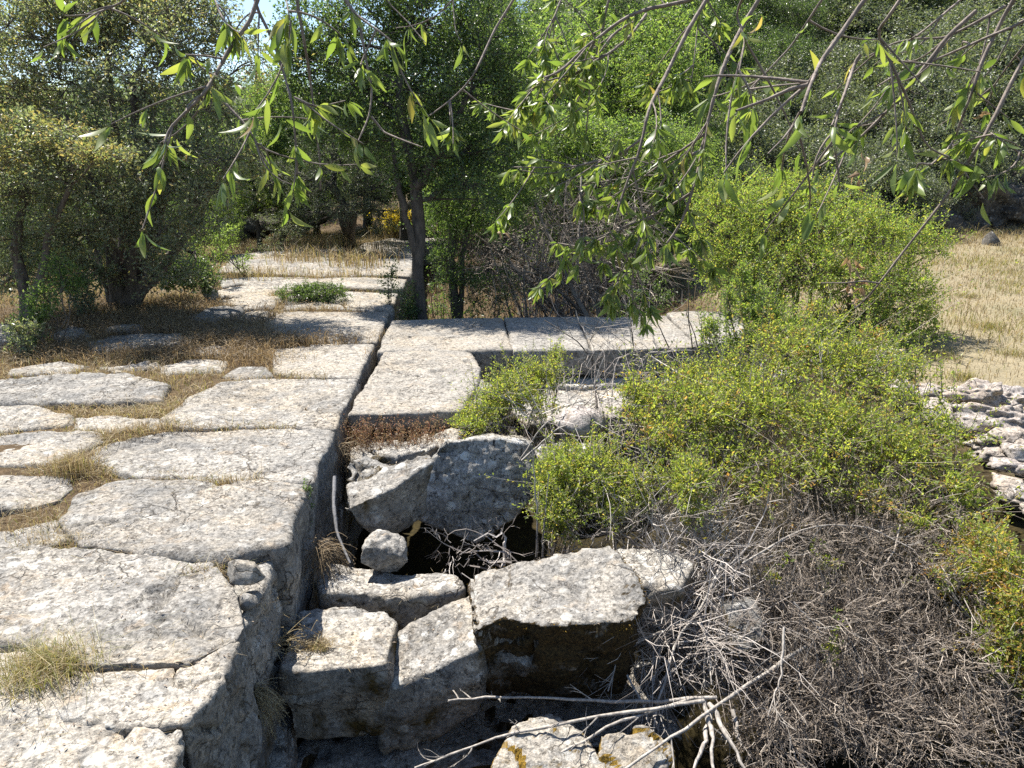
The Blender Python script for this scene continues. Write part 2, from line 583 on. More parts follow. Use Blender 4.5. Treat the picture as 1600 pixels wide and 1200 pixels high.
M['straw'] = leaf_mat('dry_straw', [(0, (0.17, 0.13, 0.07)), (0.5, (0.29, 0.235, 0.135)), (1, (0.44, 0.38, 0.24))], transl=0.3, rough=0.6, spec=0.3, tint=(1.0, .92, .7))
M['straw_brown'] = leaf_mat('brown_dry_weed', [(0, (0.10, 0.074, 0.046)), (0.5, (0.19, 0.142, 0.086)), (1, (0.33, 0.262, 0.16))], transl=0.3, rough=0.6, spec=0.3, tint=(1.0, .9, .7))
M['grass_green'] = leaf_mat('fresh_grass', [(0, (0.10, 0.12, 0.03)), (0.5, (0.17, 0.17, 0.05)), (1, (0.33, 0.27, 0.12))], transl=0.35, tint=(1.1, 1.1, .6))


def soil_mat():
    m, nt, N, Lk = new_mat('soil_and_litter')
    out = N.new('ShaderNodeOutputMaterial')
    geo = N.new('ShaderNodeNewGeometry')
    att = N.new('ShaderNodeAttribute')
    att.attribute_name = 'zone'

    def noise(scale, detail=6, rough=0.6):
        n = N.new('ShaderNodeTexNoise')
        n.inputs['Scale'].default_value = scale
        n.inputs['Detail'].default_value = detail
        n.inputs['Roughness'].default_value = rough
        Lk.new(geo.outputs['Position'], n.inputs['Vector'])
        return n.outputs['Fac']
    n1, n2, n3 = noise(1.3), noise(14, 8, 0.7), noise(60, 4)
    soil = ramp(N, [(0.3, (0.05, 0.036, 0.022)), (0.7, (0.135, 0.096, 0.056))])
    Lk.new(n2, soil.inputs[0])
    n1 = noise(0.9, 8, .65)
    mead = ramp(N, [(0.3, (0.20, 0.175, 0.115)), (0.5, (0.26, 0.22, 0.145)), (0.72, (0.16, 0.155, 0.09))])
    Lk.new(n1, mead.inputs[0])
    mx = N.new('ShaderNodeMix')
    mx.data_type = 'RGBA'
    Lk.new(att.outputs['Fac'], mx.inputs[0])
    Lk.new(soil.outputs[0], mx.inputs[6])
    Lk.new(mead.outputs[0], mx.inputs[7])
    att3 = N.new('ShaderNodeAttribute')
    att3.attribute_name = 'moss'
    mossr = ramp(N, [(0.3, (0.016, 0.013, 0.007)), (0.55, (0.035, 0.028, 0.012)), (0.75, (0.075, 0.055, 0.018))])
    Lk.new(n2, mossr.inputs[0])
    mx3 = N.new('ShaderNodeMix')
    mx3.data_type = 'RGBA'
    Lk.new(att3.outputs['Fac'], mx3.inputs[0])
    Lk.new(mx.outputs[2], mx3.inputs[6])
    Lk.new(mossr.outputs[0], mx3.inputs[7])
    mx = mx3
    att2 = N.new('ShaderNodeAttribute')
    att2.attribute_name = 'far'
    scrub = ramp(N, [(0.3, (0.045, 0.055, 0.03)), (0.7, (0.13, 0.14, 0.08))])
    n4 = noise(.25, 8, .7)
    Lk.new(n4, scrub.inputs[0])
    mx2 = N.new('ShaderNodeMix')
    mx2.data_type = 'RGBA'
    Lk.new(att2.outputs['Fac'], mx2.inputs[0])
    Lk.new(mx.outputs[2], mx2.inputs[6])
    Lk.new(scrub.outputs[0], mx2.inputs[7])
    mx = mx2
    gr = N.new('ShaderNodeMix')
    gr.data_type = 'RGBA'
    gr.blend_type = 'MULTIPLY'
    gr.inputs[0].default_value = 0.8
    r3 = ramp(N, [(0.3, g3(0.5)), (0.7, g3(1.3))])
    Lk.new(n3, r3.inputs[0])
    Lk.new(mx.outputs[2], gr.inputs[6])
    Lk.new(r3.outputs[0], gr.inputs[7])
    p = N.new('ShaderNodeBsdfPrincipled')
    p.inputs['Roughness'].default_value = 0.95
    p.inputs['Specular IOR Level'].default_value = 0.1
    b = N.new('ShaderNodeBump')
    b.inputs['Strength'].default_value = 0.8
    b.inputs['Distance'].default_value = 0.03
    Lk.new(n2, b.inputs['Height'])
    Lk.new(b.outputs[0], p.inputs['Normal'])
    Lk.new(gr.outputs[2], p.inputs['Base Color'])
    Lk.new(p.outputs[0], out.inputs[0])
    return m


M['soil'] = soil_mat()

# ------------------------------------------------------------------ the ground: one sheet
MEADOW_Z = -0.35


def sst(a, b, x):
    t = np.clip((x - a) / (b - a), 0, 1)
    return t * t * (3 - 2 * t)


def ground_h(x, y):
    x = np.asarray(x, float)
    y = np.asarray(y, float)
    u, v = uv_of(x, y)
    p = np.stack([x, y, np.zeros_like(x)], -1).reshape(-1, 3)
    n1 = fbm(p * 0.35, 3, 3).reshape(x.shape)
    n2 = fbm(p * 2.2, 9, 3).reshape(x.shape)
    terr = -0.020 - 0.035 * (1 - sst(3.0, 4.2, v)) + 0.012 * n2 - 0.5 * sst(6, 12, -u)
    mead = MEADOW_Z + 0.06 * n1 + 0.02 * n2 + 0.035 * np.clip(v - 9, 0, 14)
    pit = -1.3 - 0.7 * (1 - sst(3.4, 4.6, v)) * (1 - sst(1.8, 3.0, u)) + 0.12 * n1 + 0.05 * n2 + 0.35 * sst(2.6, 4.4, u)
    thick = -0.95 + 0.10 * n1 + 0.06 * np.clip(v - 9, 0, 14)
    low = np.where(v < 7.7, pit, thick)
    rgt = sst(3.55, 4.15, u + 0.2 * n1)
    rgt2 = sst(3.4, 5.0, u - 0.3 + 0.3 * n1)
    h = np.where(v < 7.7, low * (1 - rgt) + mead * rgt, low * (1 - rgt2) + mead * rgt2)
    h = np.where(u < -0.26, terr, h)
    # hillside behind
    d = np.clip(v - 20 - 1.5 * n1, 0, None)
    slope = 0.13 + 0.25 * sst(-6, 6, x - 0.02 * y)
    hill = slope * d * (1 - 0.0012 * np.clip(d, 0, 400)) + 0.5 * n1 * np.clip(d / 10, 0, 1)
    return h + hill


xs = np.concatenate([-np.geomspace(600, 8.2, 34), np.arange(-8, 9.001, 0.13), np.geomspace(9.3, 600, 34)])
ys = np.concatenate([-np.geomspace(120, 2.2, 14), np.arange(-2, 12.001, 0.13), np.geomspace(12.3, 40, 50), np.geomspace(42, 700, 24)])
GX, GY = np.meshgrid(xs, ys)
GZ = ground_h(GX, GY)
mb = MB()
nx, ny = len(xs), len(ys)
idx = np.arange(nx * ny).reshape(ny, nx)
q = np.stack([idx[:-1, :-1], idx[:-1, 1:], idx[1:, 1:], idx[1:, :-1]], -1).reshape(-1, 4)
mb.add(np.stack([GX, GY, GZ], -1).reshape(-1, 3), f4=q)
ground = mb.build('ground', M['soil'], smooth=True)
tag(ground, kind='structure')
U_, V_ = uv_of(GX, GY)
zone = sst(4.3, 5.0, U_) * (1 - sst(19.0, 21.0, V_))
at = ground.data.attributes.new('zone', 'FLOAT', 'POINT')
at.data.foreach_set('value', zone.ravel().astype(np.float32))
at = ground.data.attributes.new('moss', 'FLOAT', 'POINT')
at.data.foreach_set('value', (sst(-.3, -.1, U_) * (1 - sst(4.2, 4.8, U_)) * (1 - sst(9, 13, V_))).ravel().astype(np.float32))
at = ground.data.attributes.new('far', 'FLOAT', 'POINT')
at.data.foreach_set('value', sst(20, 34, V_).ravel().astype(np.float32))


# ------------------------------------------------------------------ stones
def remesh_pts(top, ext, voxel, inset=0.0):
    """closed prism between the polygon 'top' and the same polygon moved by ext (and drawn in), voxel remeshed"""
    top = np.asarray(top, float)
    c = top.mean(0)
    bot = c + (top - c) * (1 - inset) + np.asarray(ext, float)
    bm = bmesh.new()
    tv = [bm.verts.new(p) for p in top]
    bv = [bm.verts.new(p) for p in bot]
    n = len(tv)
    bm.faces.new(tv)
    bm.faces.new(bv[::-1])
    for i in range(n):
        bm.faces.new((tv[i], bv[i], bv[(i + 1) % n], tv[(i + 1) % n]))
    bmesh.ops.recalc_face_normals(bm, faces=bm.faces)
    bmesh.ops.triangulate(bm, faces=bm.faces)
    me = bpy.data.meshes.new('tmp')
    bm.to_mesh(me)
    bm.free()
    return remesh(me, voxel)


def remesh(me, voxel):
    ob = bpy.data.objects.new('tmp', me)
    TMP.objects.link(ob)
    md = ob.modifiers.new('r', 'REMESH')
    md.mode = 'VOXEL'
    md.voxel_size = voxel
    TMPVL.update()
    dg = TMPVL.depsgraph
    me2 = bpy.data.meshes.new_from_object(ob.evaluated_get(dg))
    bpy.data.objects.remove(ob)
    bpy.data.meshes.remove(me)
    return me2


TMPSC = bpy.data.scenes.new('tmp')
TMP = TMPSC.collection
TMPVL = TMPSC.view_layers[0]


def mesh_arrays(me):
    v = np.empty(len(me.vertices) * 3, np.float32)
    me.vertices.foreach_get('co', v)
    e = np.empty(len(me.edges) * 2, np.int32)
    me.edges.foreach_get('vertices', e)
    return v.reshape(-1, 3).astype(float), e.reshape(-1, 2)


def relax(v, e, it, k=0.5):
    deg = np.bincount(e.ravel(), minlength=len(v)).astype(float)[:, None]
    for _ in range(it):
        s = np.zeros_like(v)
        for a, b in ((0, 1), (1, 0)):
            for c in range(3):
                s[:, c] += np.bincount(e[:, a], weights=v[e[:, b], c], minlength=len(v))
        v = v * (1 - k) + k * s / np.maximum(deg, 1)
    return v


def weather(me, seed, amp=1.0, smooth=3, crack=1.0):
    v, e = mesh_arrays(me)
    v = relax(v, e, smooth)
    me.vertices.foreach_set('co', v.astype(np.float32).ravel())
    me.update()
    nn = np.empty(len(v) * 3, np.float32)
    me.vertex_normals.foreach_get('vector', nn)
    nn = nn.reshape(-1, 3).astype(float)
    o = np.array([seed * 3.7, seed * 1.9, seed * 5.3])
    wv = v + 0.05 * np.stack([fbm(v * 5 + o + k * 5, seed + 70 + k, 2) for k in range(3)], -1)
    rg = 0.5 - np.abs(vnoise(wv * 5.2 + o, seed + 5)) - 0.5 * np.abs(vnoise(wv * 12 + o, seed + 6))
    st = fbm(wv * np.array([2.2, 3.2, 6]) + o, seed + 8, 2) * 3
    ledge = (np.floor(st) + np.clip((st - np.floor(st)) * 3.5, 0, 1))
    var = np.clip(0.5 + 1.1 * vnoise(v * 1.5 + o, seed + 90), 0.12, 1)
    d = 0.014 * fbm(v * 1.7 + o, seed, 2) + var * (0.013 * rg + 0.007 * fbm(v * 24 + o, seed + 9, 3)) + 0.0055 * ledge + 0.0025 * fbm(v * 60 + o, seed + 19, 2)
    w = v * np.array([2.6, 3.4, 3.0]) + 0.9 * np.stack([fbm(v * 2.4 + o + k * 9, seed + 20 + k, 2) for k in range(3)], -1)
    rid = np.abs(vnoise(w + o, seed + 40))
    gate = np.clip(vnoise(v * 1.6 + o, seed + 44) * 2.0 + 0.15, 0, 1)
    d -= crack * 0.045 * np.clip(1 - rid / 0.07, 0, 1) * gate
    pit = np.clip(vnoise(v * 11 + o, seed + 60) - 0.45, 0, 1)
    d -= crack * 0.035 * pit * var
    # worn, chipped rims
    v = v + nn * (d * amp)[:, None]
    me.vertices.foreach_set('co', v.astype(np.float32).ravel())
    me.polygons.foreach_set('use_smooth', np.ones(len(me.polygons), bool))
    me.update()


_seed = [1]


def stone(name, top, ext, mat, parent=None, voxel=0.02, amp=1.0, smooth=2, inset=0.0, crack=1.0, label=None, cat=None, group=None):
    _seed[0] += 1
    top = np.asarray(top, float)
    cc = top.mean(0)
    top = top + nrm(top - cc) * (0.010 + voxel * 0.75)
    c = cc + np.asarray(ext, float) * 0.5
    rs = np.random.default_rng(_seed[0] + 500)
    rough_top = []
    for i in range(len(top)):          # broken, uneven outlines
        a, b_ = top[i], top[(i + 1) % len(top)]
        L = np.linalg.norm(b_ - a)
        rough_top.append(a)
        nseg = int(np.clip(L / .16, 1, 6))
        inw = nrm((cc - (a + b_) / 2)[None])[0]
        for q_ in range(1, nseg):
            rough_top.append(a + (b_ - a) * (q_ + rs.uniform(-.25, .25)) / nseg + inw * rs.uniform(-.008, .018) * amp)
    me = remesh_pts(np.array(rough_top) - c, ext, voxel * 1.15, inset)
    weather(me, _seed[0], amp, min(smooth, 2), crack)
    me.name = name
    me.materials.clear()
    me.materials.append(mat)
    ob = bpy.data.objects.new(name, me)
    COL.objects.link(ob)
    if parent is not None:
        ob.parent = parent
        ob.location = c - np.array(parent.location)
    else:
        ob.location = c
    return tag(ob, label, cat, group)


def boulder_mesh(r, seed, sub=4, rough=0.35, flat=1.0):
    bm = bmesh.new()
    bmesh.ops.create_icosphere(bm, subdivisions=sub, radius=1)
    me = bpy.data.meshes.new('boulder')
    bm.to_mesh(me)
    bm.free()
    v, e = mesh_arrays(me)
    # cut with random planes for facets
    rs = np.random.default_rng(seed)
    for _ in range(11):
        n = rs.normal(size=3)
        n /= np.linalg.norm(n)
        lim = rs.uniform(0.55, 0.85)
        dd = v @ n
        v = v - n * np.clip(dd - lim, 0, None)[:, None] * 0.92
    v = v * (1 + rough * 0.35 * fbm(v * 1.6 + seed, seed, 3))[:, None] + 0.10 * rough * fbm(v * 5 + seed, seed + 3, 3)[:, None] * v
    v = v * np.asarray(r)
    me.vertices.foreach_set('co', v.astype(np.float32).ravel())
    me.polygons.foreach_set('use_smooth', np.ones(len(me.polygons), bool))
    me.update()
    return me


def boulder(name, loc, r, mat, seed, parent=None, rot=0, sub=4, label=None, cat=None, group=None, rough=0.35):
    me = boulder_mesh(r, seed, sub, rough)
    me.name = name
    me.materials.append(mat)
    ob = bpy.data.objects.new(name, me)
    COL.objects.link(ob)
    loc = np.asarray(loc, float)
    if parent is not None:
        ob.parent = parent
        loc = loc - np.array(parent.location)
    ob.location = loc
    ob.rotation_euler = (0, 0, rot)
    return tag(ob, label, cat, group)


def pxpoly(pts, z=0.0):
    return [Pz(x, y, z) for x, y in pts]


# --- the terrace
terrace = thing('stone_terrace', 'long ancient terrace of worn pale limestone slabs running into the distance on the left', 'terrace', from_uv(-1.5, 5))
EDGE = [  # photo outline, height, slab thickness, voxel
    ([(-90, 862), (60, 853), (130, 857), (250, 868), (330, 880), (352, 915), (380, 972), (373, 990), (290, 1032), (150, 1034), (60, 1006), (-90, 995)], 0.012, .55, .014, 1.15),
    ([(-120, 1002), (60, 1012), (140, 1042), (285, 1040), (364, 1004), (330, 1078), (283, 1128), (190, 1134), (100, 1116), (-120, 1104)], 0.0, .55, .013, 1.1),
    ([(-150, 1110), (90, 1122), (190, 1140), (276, 1140), (258, 1205), (230, 1290), (-160, 1290)], -0.01, .55, .013, 1.1),
    ([(115, 770), (180, 752), (300, 753), (479, 757), (440, 850), (405, 852), (345, 872), (250, 862), (130, 850), (95, 812)], 0.01, .55, .015, 1.0),
    ([(140, 716), (175, 690), (260, 673), (400, 669), (519, 673), (484, 752), (330, 750), (200, 742)], 0.0, .55, .016, 0.9),
    ([(255, 655), (300, 622), (345, 598), (400, 592), (556, 593), (522, 669), (400, 665), (285, 669)], 0.005, .55, .018, 0.8),
    ([(418, 543), (500, 537), (583, 536), (560, 588), (480, 588), (430, 580)], 0.0, .5, .02, 0.8),
    ([(395, 512), (440, 486), (608, 487), (588, 533), (510, 534), (420, 530)], 0.0, .5, .022, 0.8),
    ([(515, 463), (540, 455), (622, 456), (612, 481), (545, 479)], 0.005, .5, .025, 0.8),
    ([(380, 441), (520, 434), (634, 435), (626, 450), (520, 449), (400, 450)], 0.04, .5, .03, 0.9),
    ([(340, 424), (362, 407), (470, 401), (648, 403), (639, 430), (500, 431)], 0.03, .5, .03, 1.0),
    ([(545, 394), (570, 380), (655, 380), (649, 400), (560, 399)], 0.03, .5, .035, 1.0),
    ([(600, 372), (690, 370), (700, 378), (655, 379)], 0.08, .5, .04, 1.0),
]
INNER = [
    ([(-110, 606), (60, 587), (200, 582), (262, 600), (250, 622), (120, 628), (-110, 630)], 0.03, .3, .022, 1.2),
    ([(-110, 643), (20, 634), (108, 646), (112, 664), (-110, 682)], 0.0, .3, .02, 1.1),
    ([(118, 652), (180, 647), (232, 656), (212, 668), (122, 670)], 0.015, .3, .02, 1.0),
    ([(-110, 692), (60, 677), (150, 678), (160, 688), (95, 722), (-110, 728)], 0.0, .3, .018, 1.1),
    ([(-110, 745), (30, 740), (104, 742), (113, 756), (90, 778), (40, 790), (-110, 808)], 0.0, .3, .018, 1.1),
    ([(200, 652), (245, 650), (272, 656), (240, 668)], 0.015, .3, .02, 0.9),
    ([(255, 572), (300, 562), (352, 563), (345, 580), (258, 583)], 0.0, .3, .025, 0.9),
    ([(140, 532), (180, 520), (275, 518), (300, 528), (270, 540), (150, 545)], 0.05, .3, .025, 1.2),
    ([(350, 586), (372, 573), (415, 572), (425, 586), (380, 592)], 0.0, .3, .022, 0.9),
    ([(-60, 520), (0, 506), (45, 512), (40, 534), (-60, 545)], 0.05, .3, .03, 1.0),
    ([(80, 522), (110, 507), (135, 512), (140, 524), (95, 530)], 0.05, .3, .025, 1.0),
    ([(170, 515), (190, 506), (225, 508), (220, 517)], 0.05, .3, .025, 1.0),
    ([(290, 497), (330, 480), (380, 478), (372, 492), (330, 505)], 0.04, .3, .03, 1.1),
    ([(345, 470), (390, 460), (440, 466), (425, 480), (370, 482)], 0.02, .3, .03, 1.0),
    ([(340, 452), (400, 446), (430, 452), (420, 464), (350, 465)], 0.02, .3, .03, 0.9),
    ([(300, 545), (345, 540), (370, 545), (350, 556), (300, 558)], -0.01, .3, .025, 1.0),
    ([(348, 876), (405, 858), (434, 858), (408, 915), (380, 972), (350, 918)], -0.07, .45, .018, 1.3),
    ([(450, 458), (510, 455), (540, 480), (600, 483), (440, 483)], 0.0, .3, .03, .8),
    ([(345, 434), (400, 432), (500, 433), (400, 438), (350, 446)], 0.02, .3, .035, .9),
    ([(500, 434), (515, 452), (450, 455), (405, 452), (420, 441)], 0.02, .3, .035, .8),
    ([(350, 400), (420, 393), (500, 394), (545, 398), (470, 400), (365, 406)], 0.04, .3, .04, 1.0),
    ([(430, 386), (500, 382), (545, 384), (540, 393), (440, 392)], 0.06, .3, .045, 1.0),
    ([(575, 378), (620, 373), (655, 373), (650, 379)], 0.06, .3, .045, .9),
    ([(345, 488), (400, 483), (436, 487), (410, 500), (350, 500)], 0.01, .3, .03, .9),
    ([(360, 510), (392, 507), (400, 524), (370, 530)], 0.0, .3, .028, 1.0),
    ([(40, 820), (85, 812), (110, 838), (60, 852), (-20, 848), (-60, 832)], -0.01, .3, .02, 1.1),
    ([(120, 705), (150, 692), (165, 692), (140, 712)], -0.01, .2, .02, 1.0),
    ([(150, 574), (230, 566), (250, 574), (180, 580)], 0.0, .3, .026, 1.0),
    ([(20, 575), (90, 566), (140, 570), (100, 583), (20, 585)], 0.0, .3, .026, 1.1),
]
slab_polys = []
for i, (pts, z, th, vx, amp) in enumerate(EDGE + INNER):
    top = pxpoly(pts, z)
    slab_polys.append(np.array(top)[:, :2])
    smooth_slab = i in (6, 7)
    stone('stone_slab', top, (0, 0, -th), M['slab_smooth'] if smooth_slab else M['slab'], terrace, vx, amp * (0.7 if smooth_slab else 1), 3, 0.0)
# the face of the terrace below the slabs: a second and third course of blocks
v = 1.0
k = 0
while v < 11.0:
    w = rng.uniform(0.8, 1.35)
    off = rng.uniform(-0.03, 0.0)
    for zt, zb, du in ((-0.56, -1.02, 0.0), (-1.03, -1.5, 0.03)):
        if v > 7 and zb < -1.1: continue
        top = [from_uv(-0.45, v + .01, zt), from_uv(off + du, v + .01, zt), from_uv(off + du, v + w - .015, zt), from_uv(-0.45, v + w - .015, zt)]
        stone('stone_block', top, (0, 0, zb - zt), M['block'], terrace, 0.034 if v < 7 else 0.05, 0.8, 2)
    v += w
    k += 1

# --- the cross wall
cross = thing('cross_wall', 'low wall of large smooth limestone blocks crossing from the terrace behind the pit', 'wall', from_uv(2, 7.6, -0.6))
CW = [
    ([(611, 499), (700, 497), (785, 496), (799, 545), (700, 548), (592, 548)], 0.0, .27, .02, .55),
    ([(788, 496), (900, 496), (923, 545), (802, 546)], 0.005, .27, .02, .55),
    ([(903, 496), (1040, 493), (1088, 540), (1000, 544), (926, 546)], 0.0, .28, .02, .6),
    ([(1043, 489), (1100, 486), (1152, 488), (1170, 517), (1166, 530), (1092, 537)], 0.02, .35, .02, 1.0),
]
for pts, z, th, vx, amp in CW:
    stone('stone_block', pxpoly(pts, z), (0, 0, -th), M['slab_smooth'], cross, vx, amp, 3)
for u0, u1, vf in ((0.05, 1.0, 6.98), (1.02, 1.33, 7.35), (1.75, 2.55, 6.92), (2.57, 3.4, 6.97), (3.42, 4.2, 7.0)):
    top = [from_uv(u0, vf, -.29), from_uv(u1, vf, -.29), from_uv(u1, 8.4, -.29), from_uv(u0, 8.4, -.29)]
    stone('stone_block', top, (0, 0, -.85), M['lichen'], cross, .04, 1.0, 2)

# --- loose and fallen stones
stone('stone_slab', pxpoly([(600, 551), (680, 549), (736, 550), (748, 575), (742, 600), (720, 640), (630, 644), (546, 645)], -0.01), (0, 0.03, -.15), M['slab_smooth'], None, .018, .7, 3,
      label='flat thick limestone slab bridging the corner between terrace and cross wall above reddish plants', cat='stone slab')
stone('stone_fragment', pxpoly([(716, 602), (745, 592), (765, 598), (768, 622), (735, 632)], -0.05), (0, 0.03, -.2), M['slab'], None, .02, 1.2, 3,
      label='small broken pale stone leaning on the right edge of the bridging slab', cat='stone')
G_ = 'fallen blocks in the pit'
# big lichen covered block, front face leaning back
fa = [Pd(650, 748, 4.72), Pd(698, 693, 4.80), Pd(760, 688, 4.85), Pd(828, 692, 4.85), Pd(836, 765, 4.76), Pd(800, 812, 4.68), Pd(745, 848, 4.60), Pd(640, 805, 4.64)]
stone('fallen_block', fa, (-.02, .42, -.16), M['lichen'], None, .017, 1.1, 4, label='large dark grey block spotted with white and black lichen leaning back in the pit', cat='stone block', group=G_)
fb = [Pd(538, 795, 3.95), Pd(545, 722, 4.35), Pd(572, 710, 4.42), Pd(612, 726, 4.35), Pd(668, 706, 4.30), Pd(674, 720, 4.24), Pd(610, 762, 4.08)]
stone('fallen_block', fb, (.09, .03, -.34), M['block'], None, .015, 1.1, 4, inset=.45, label='wedge shaped tilted slab against the terrace face with a sunlit top', cat='stone block', group=G_)
stone('fallen_block', [Pd(560, 716, 4.9), Pd(640, 705, 4.9), Pd(705, 690, 4.95), Pd(720, 676, 5.2), Pd(580, 686, 5.3), Pd(548, 700, 5.1)], (0, 0, -.4), M['block'], None, .02, 1.3, 4,
      label='low rough stone in front of the reddish plants behind the wedge slab', cat='stone block', group=G_)
boulder('boulder', Pd(600, 868, 3.75), (.135, .13, .135), M['slab'], 5, rough=.3, sub=5, label='small pale rounded boulder perched above the long low block in the pit', cat='boulder', rot=.4)
stone('fallen_block', pxpoly([(500, 907), (517, 887), (600, 890), (704, 900), (714, 922), (640, 932), (505, 926)], -.40), (0, .03, -.24), M['block'], None, .014, 1.4, 4,
      label='long low rough block lying crosswise behind the square block in the pit', cat='stone block', group=G_)
stone('fallen_block', pxpoly([(468, 958), (520, 951), (597, 959), (616, 973), (598, 1036), (470, 1046), (440, 1042)], -.42), (-.01, .06, -.46), M['block'], None, .013, .9, 4, inset=.06,
      label='square flat topped block in the pit beside the terrace face with dry grass on it', cat='stone block', group=G_)
ft = [Pz(628, 990, -.46), Pz(690, 950, -.40), Pz(742, 928, -.36), Pz(752, 1000, -.38), Pz(745, 1012, -.40), Pz(660, 1052, -.52), Pz(584, 1085, -.62)]
stone('fallen_block', ft, (.0, .05, -.42), M['block'], None, .013, 1.0, 4, inset=.05, label='tilted block wedged between the square block and the big mossy block', cat='stone block', group=G_)
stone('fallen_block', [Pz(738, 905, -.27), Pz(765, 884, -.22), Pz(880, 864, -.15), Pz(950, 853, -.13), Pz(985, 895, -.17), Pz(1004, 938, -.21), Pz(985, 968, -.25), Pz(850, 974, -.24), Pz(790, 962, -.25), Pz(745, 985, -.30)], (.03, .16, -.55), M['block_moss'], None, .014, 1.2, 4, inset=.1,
      label='big pale topped block with brown moss covering its shaded front face', cat='stone block', group=G_)
stone('fallen_block', pxpoly([(960, 862), (1040, 856), (1080, 880), (1060, 915), (1000, 912)], -.28), (.0, .05, -.4), M['block'], None, .02, 1.2, 4,
      label='rough pale block half hidden by dead twigs right of the big mossy block', cat='stone block', group=G_)
stone('fallen_block', [Pd(775, 1195, 2.62), Pd(808, 1135, 2.82), Pd(858, 1112, 2.92), Pd(905, 1150, 2.8), Pd(945, 1205, 2.62), Pd(940, 1290, 2.4), Pd(770, 1290, 2.4)], (0, .08, -.75), M['yellow_moss'], None, .013, 1.2, 4,
      label='white stone with yellow moss at the bottom edge under bare branches', cat='stone block', group=G_)
stone('fallen_block', [Pd(940, 1150, 2.75), Pd(1010, 1130, 2.8), Pd(1050, 1165, 2.75), Pd(1040, 1260, 2.5), Pd(935, 1260, 2.5)], (0, .1, -.7), M['yellow_moss'], None, .016, 1.2, 4,
      label='low yellow mossy stone under the knot of bare branches', cat='stone block', group=G_)
stone('fallen_block', [from_uv(.04, 2.98, -1.0), from_uv(.75, 2.98, -1.03), from_uv(1.0, 3.0, -1.03), from_uv(1.9, 3.02, -.95), from_uv(1.9, 3.6, -.95), from_uv(.04, 3.6, -1.0)], (0, -.02, -1.1), M['block_moss'], None, .024, 1.2, 3,
      label='dark mossy block underneath the square and tilted blocks', cat='stone block', group=G_)
stone('fallen_block', [Pd(402, 1150, 2.95), Pd(425, 1125, 3.0), Pd(442, 1150, 2.95), Pd(438, 1260, 2.7), Pd(385, 1260, 2.7)], (0, .2, -.1), M['lichen'], None, .014, 1.1, 4,
      label='dark lichened stone at the foot of the terrace below the straw tuft', cat='stone block', group=G_)
stone('fallen_block', [Pd(1135, 950, 3.35), Pd(1185, 935, 3.4), Pd(1195, 1000, 3.2), Pd(1150, 1030, 3.15)], (0, .25, -.15), M['block'], None, .02, 1.1, 4,
      label='pale stone showing through the dead twigs in the middle of the brush', cat='stone block', group=G_)
bigb = [o for o in bpy.data.objects if o.get('label', '').startswith('big pale topped')][0]
g = MB()
me_ = bigb.data
vv_, _ = mesh_arrays(me_)
nn_ = np.empty(len(vv_) * 3, np.float32)
me_.vertex_normals.foreach_get('vector', nn_)
nn_ = nn_.reshape(-1, 3).astype(float)
rim = vv_[:, 2].max() - vv_[:, 2]
pr = np.clip(1 - np.abs(rim - .10) / .11, 0, 1) * (nn_[:, 2] < .75) * np.clip(fbm(vv_ * 7, 301, 3) + .35, 0, 1) * (np.clip(vv_[:, 0] * 2.2 + .3, .15, 1))
pk = rng.random((len(vv_), 5)) < pr[:, None]
ii = np.nonzero(pk)[0]
q = vv_[ii] + rng.normal(size=(len(ii), 3)) * .006 + np.array(bigb.location)
ll = rng.uniform(.006, .014, len(ii))
leaves(g, q, nn_[ii] + rvec(len(ii)) * .9, ll, ll * .6, .2)
g.build('moss', M['moss_tuft'], bigb)['kind'] = 'stuff'
# stones under the shrub in front of the cross wall
stone('fallen_block', pxpoly([(800, 640), (870, 592), (960, 592), (985, 620), (960, 650), (830, 660)], -.35), (0, .03, -.4), M['block'], None, .02, 1.1, 3,
      label='flat grey block lying under the small shrub before the cross wall', cat='stone block', group=G_)
boulder('boulder', Pd(905, 668, 4.9), (.20, .16, .14), M['rubble'], 8, rough=.3, sub=4, label='smooth pale rounded stone seen through arching bare twigs', cat='boulder')
stone('fallen_block', [Pd(800, 700, 4.9), Pd(870, 692, 5.0), Pd(930, 690, 5.05), Pd(935, 715, 4.9), Pd(810, 725, 4.8)], (0, .05, -.3), M['lichen'], None, .02, 1.2, 3,
      label='grey lichened block beneath the arching twigs right of the leaning lichen block', cat='stone block', group=G_)
# loose stones on the terrace rim
boulder('loose_stone', Pz(384, 892, 0.05), (.095, .08, .055), M['slab'], 15, rough=.15, sub=4, label='loose grey stone on the terrace rim', cat='stone')
boulder('loose_stone', Pz(388, 938, -0.02), (.045, .045, .045), M['slab'], 16, rough=.15, sub=3, label='small pale pebble stuck in the joint below the loose rim stone', cat='stone')
boulder('loose_stone', Pz(331, 462, 0.06), (.12, .1, .09), M['slab'], 17, sub=3, label='small brown stone at the edge of the oak shade', cat='stone')
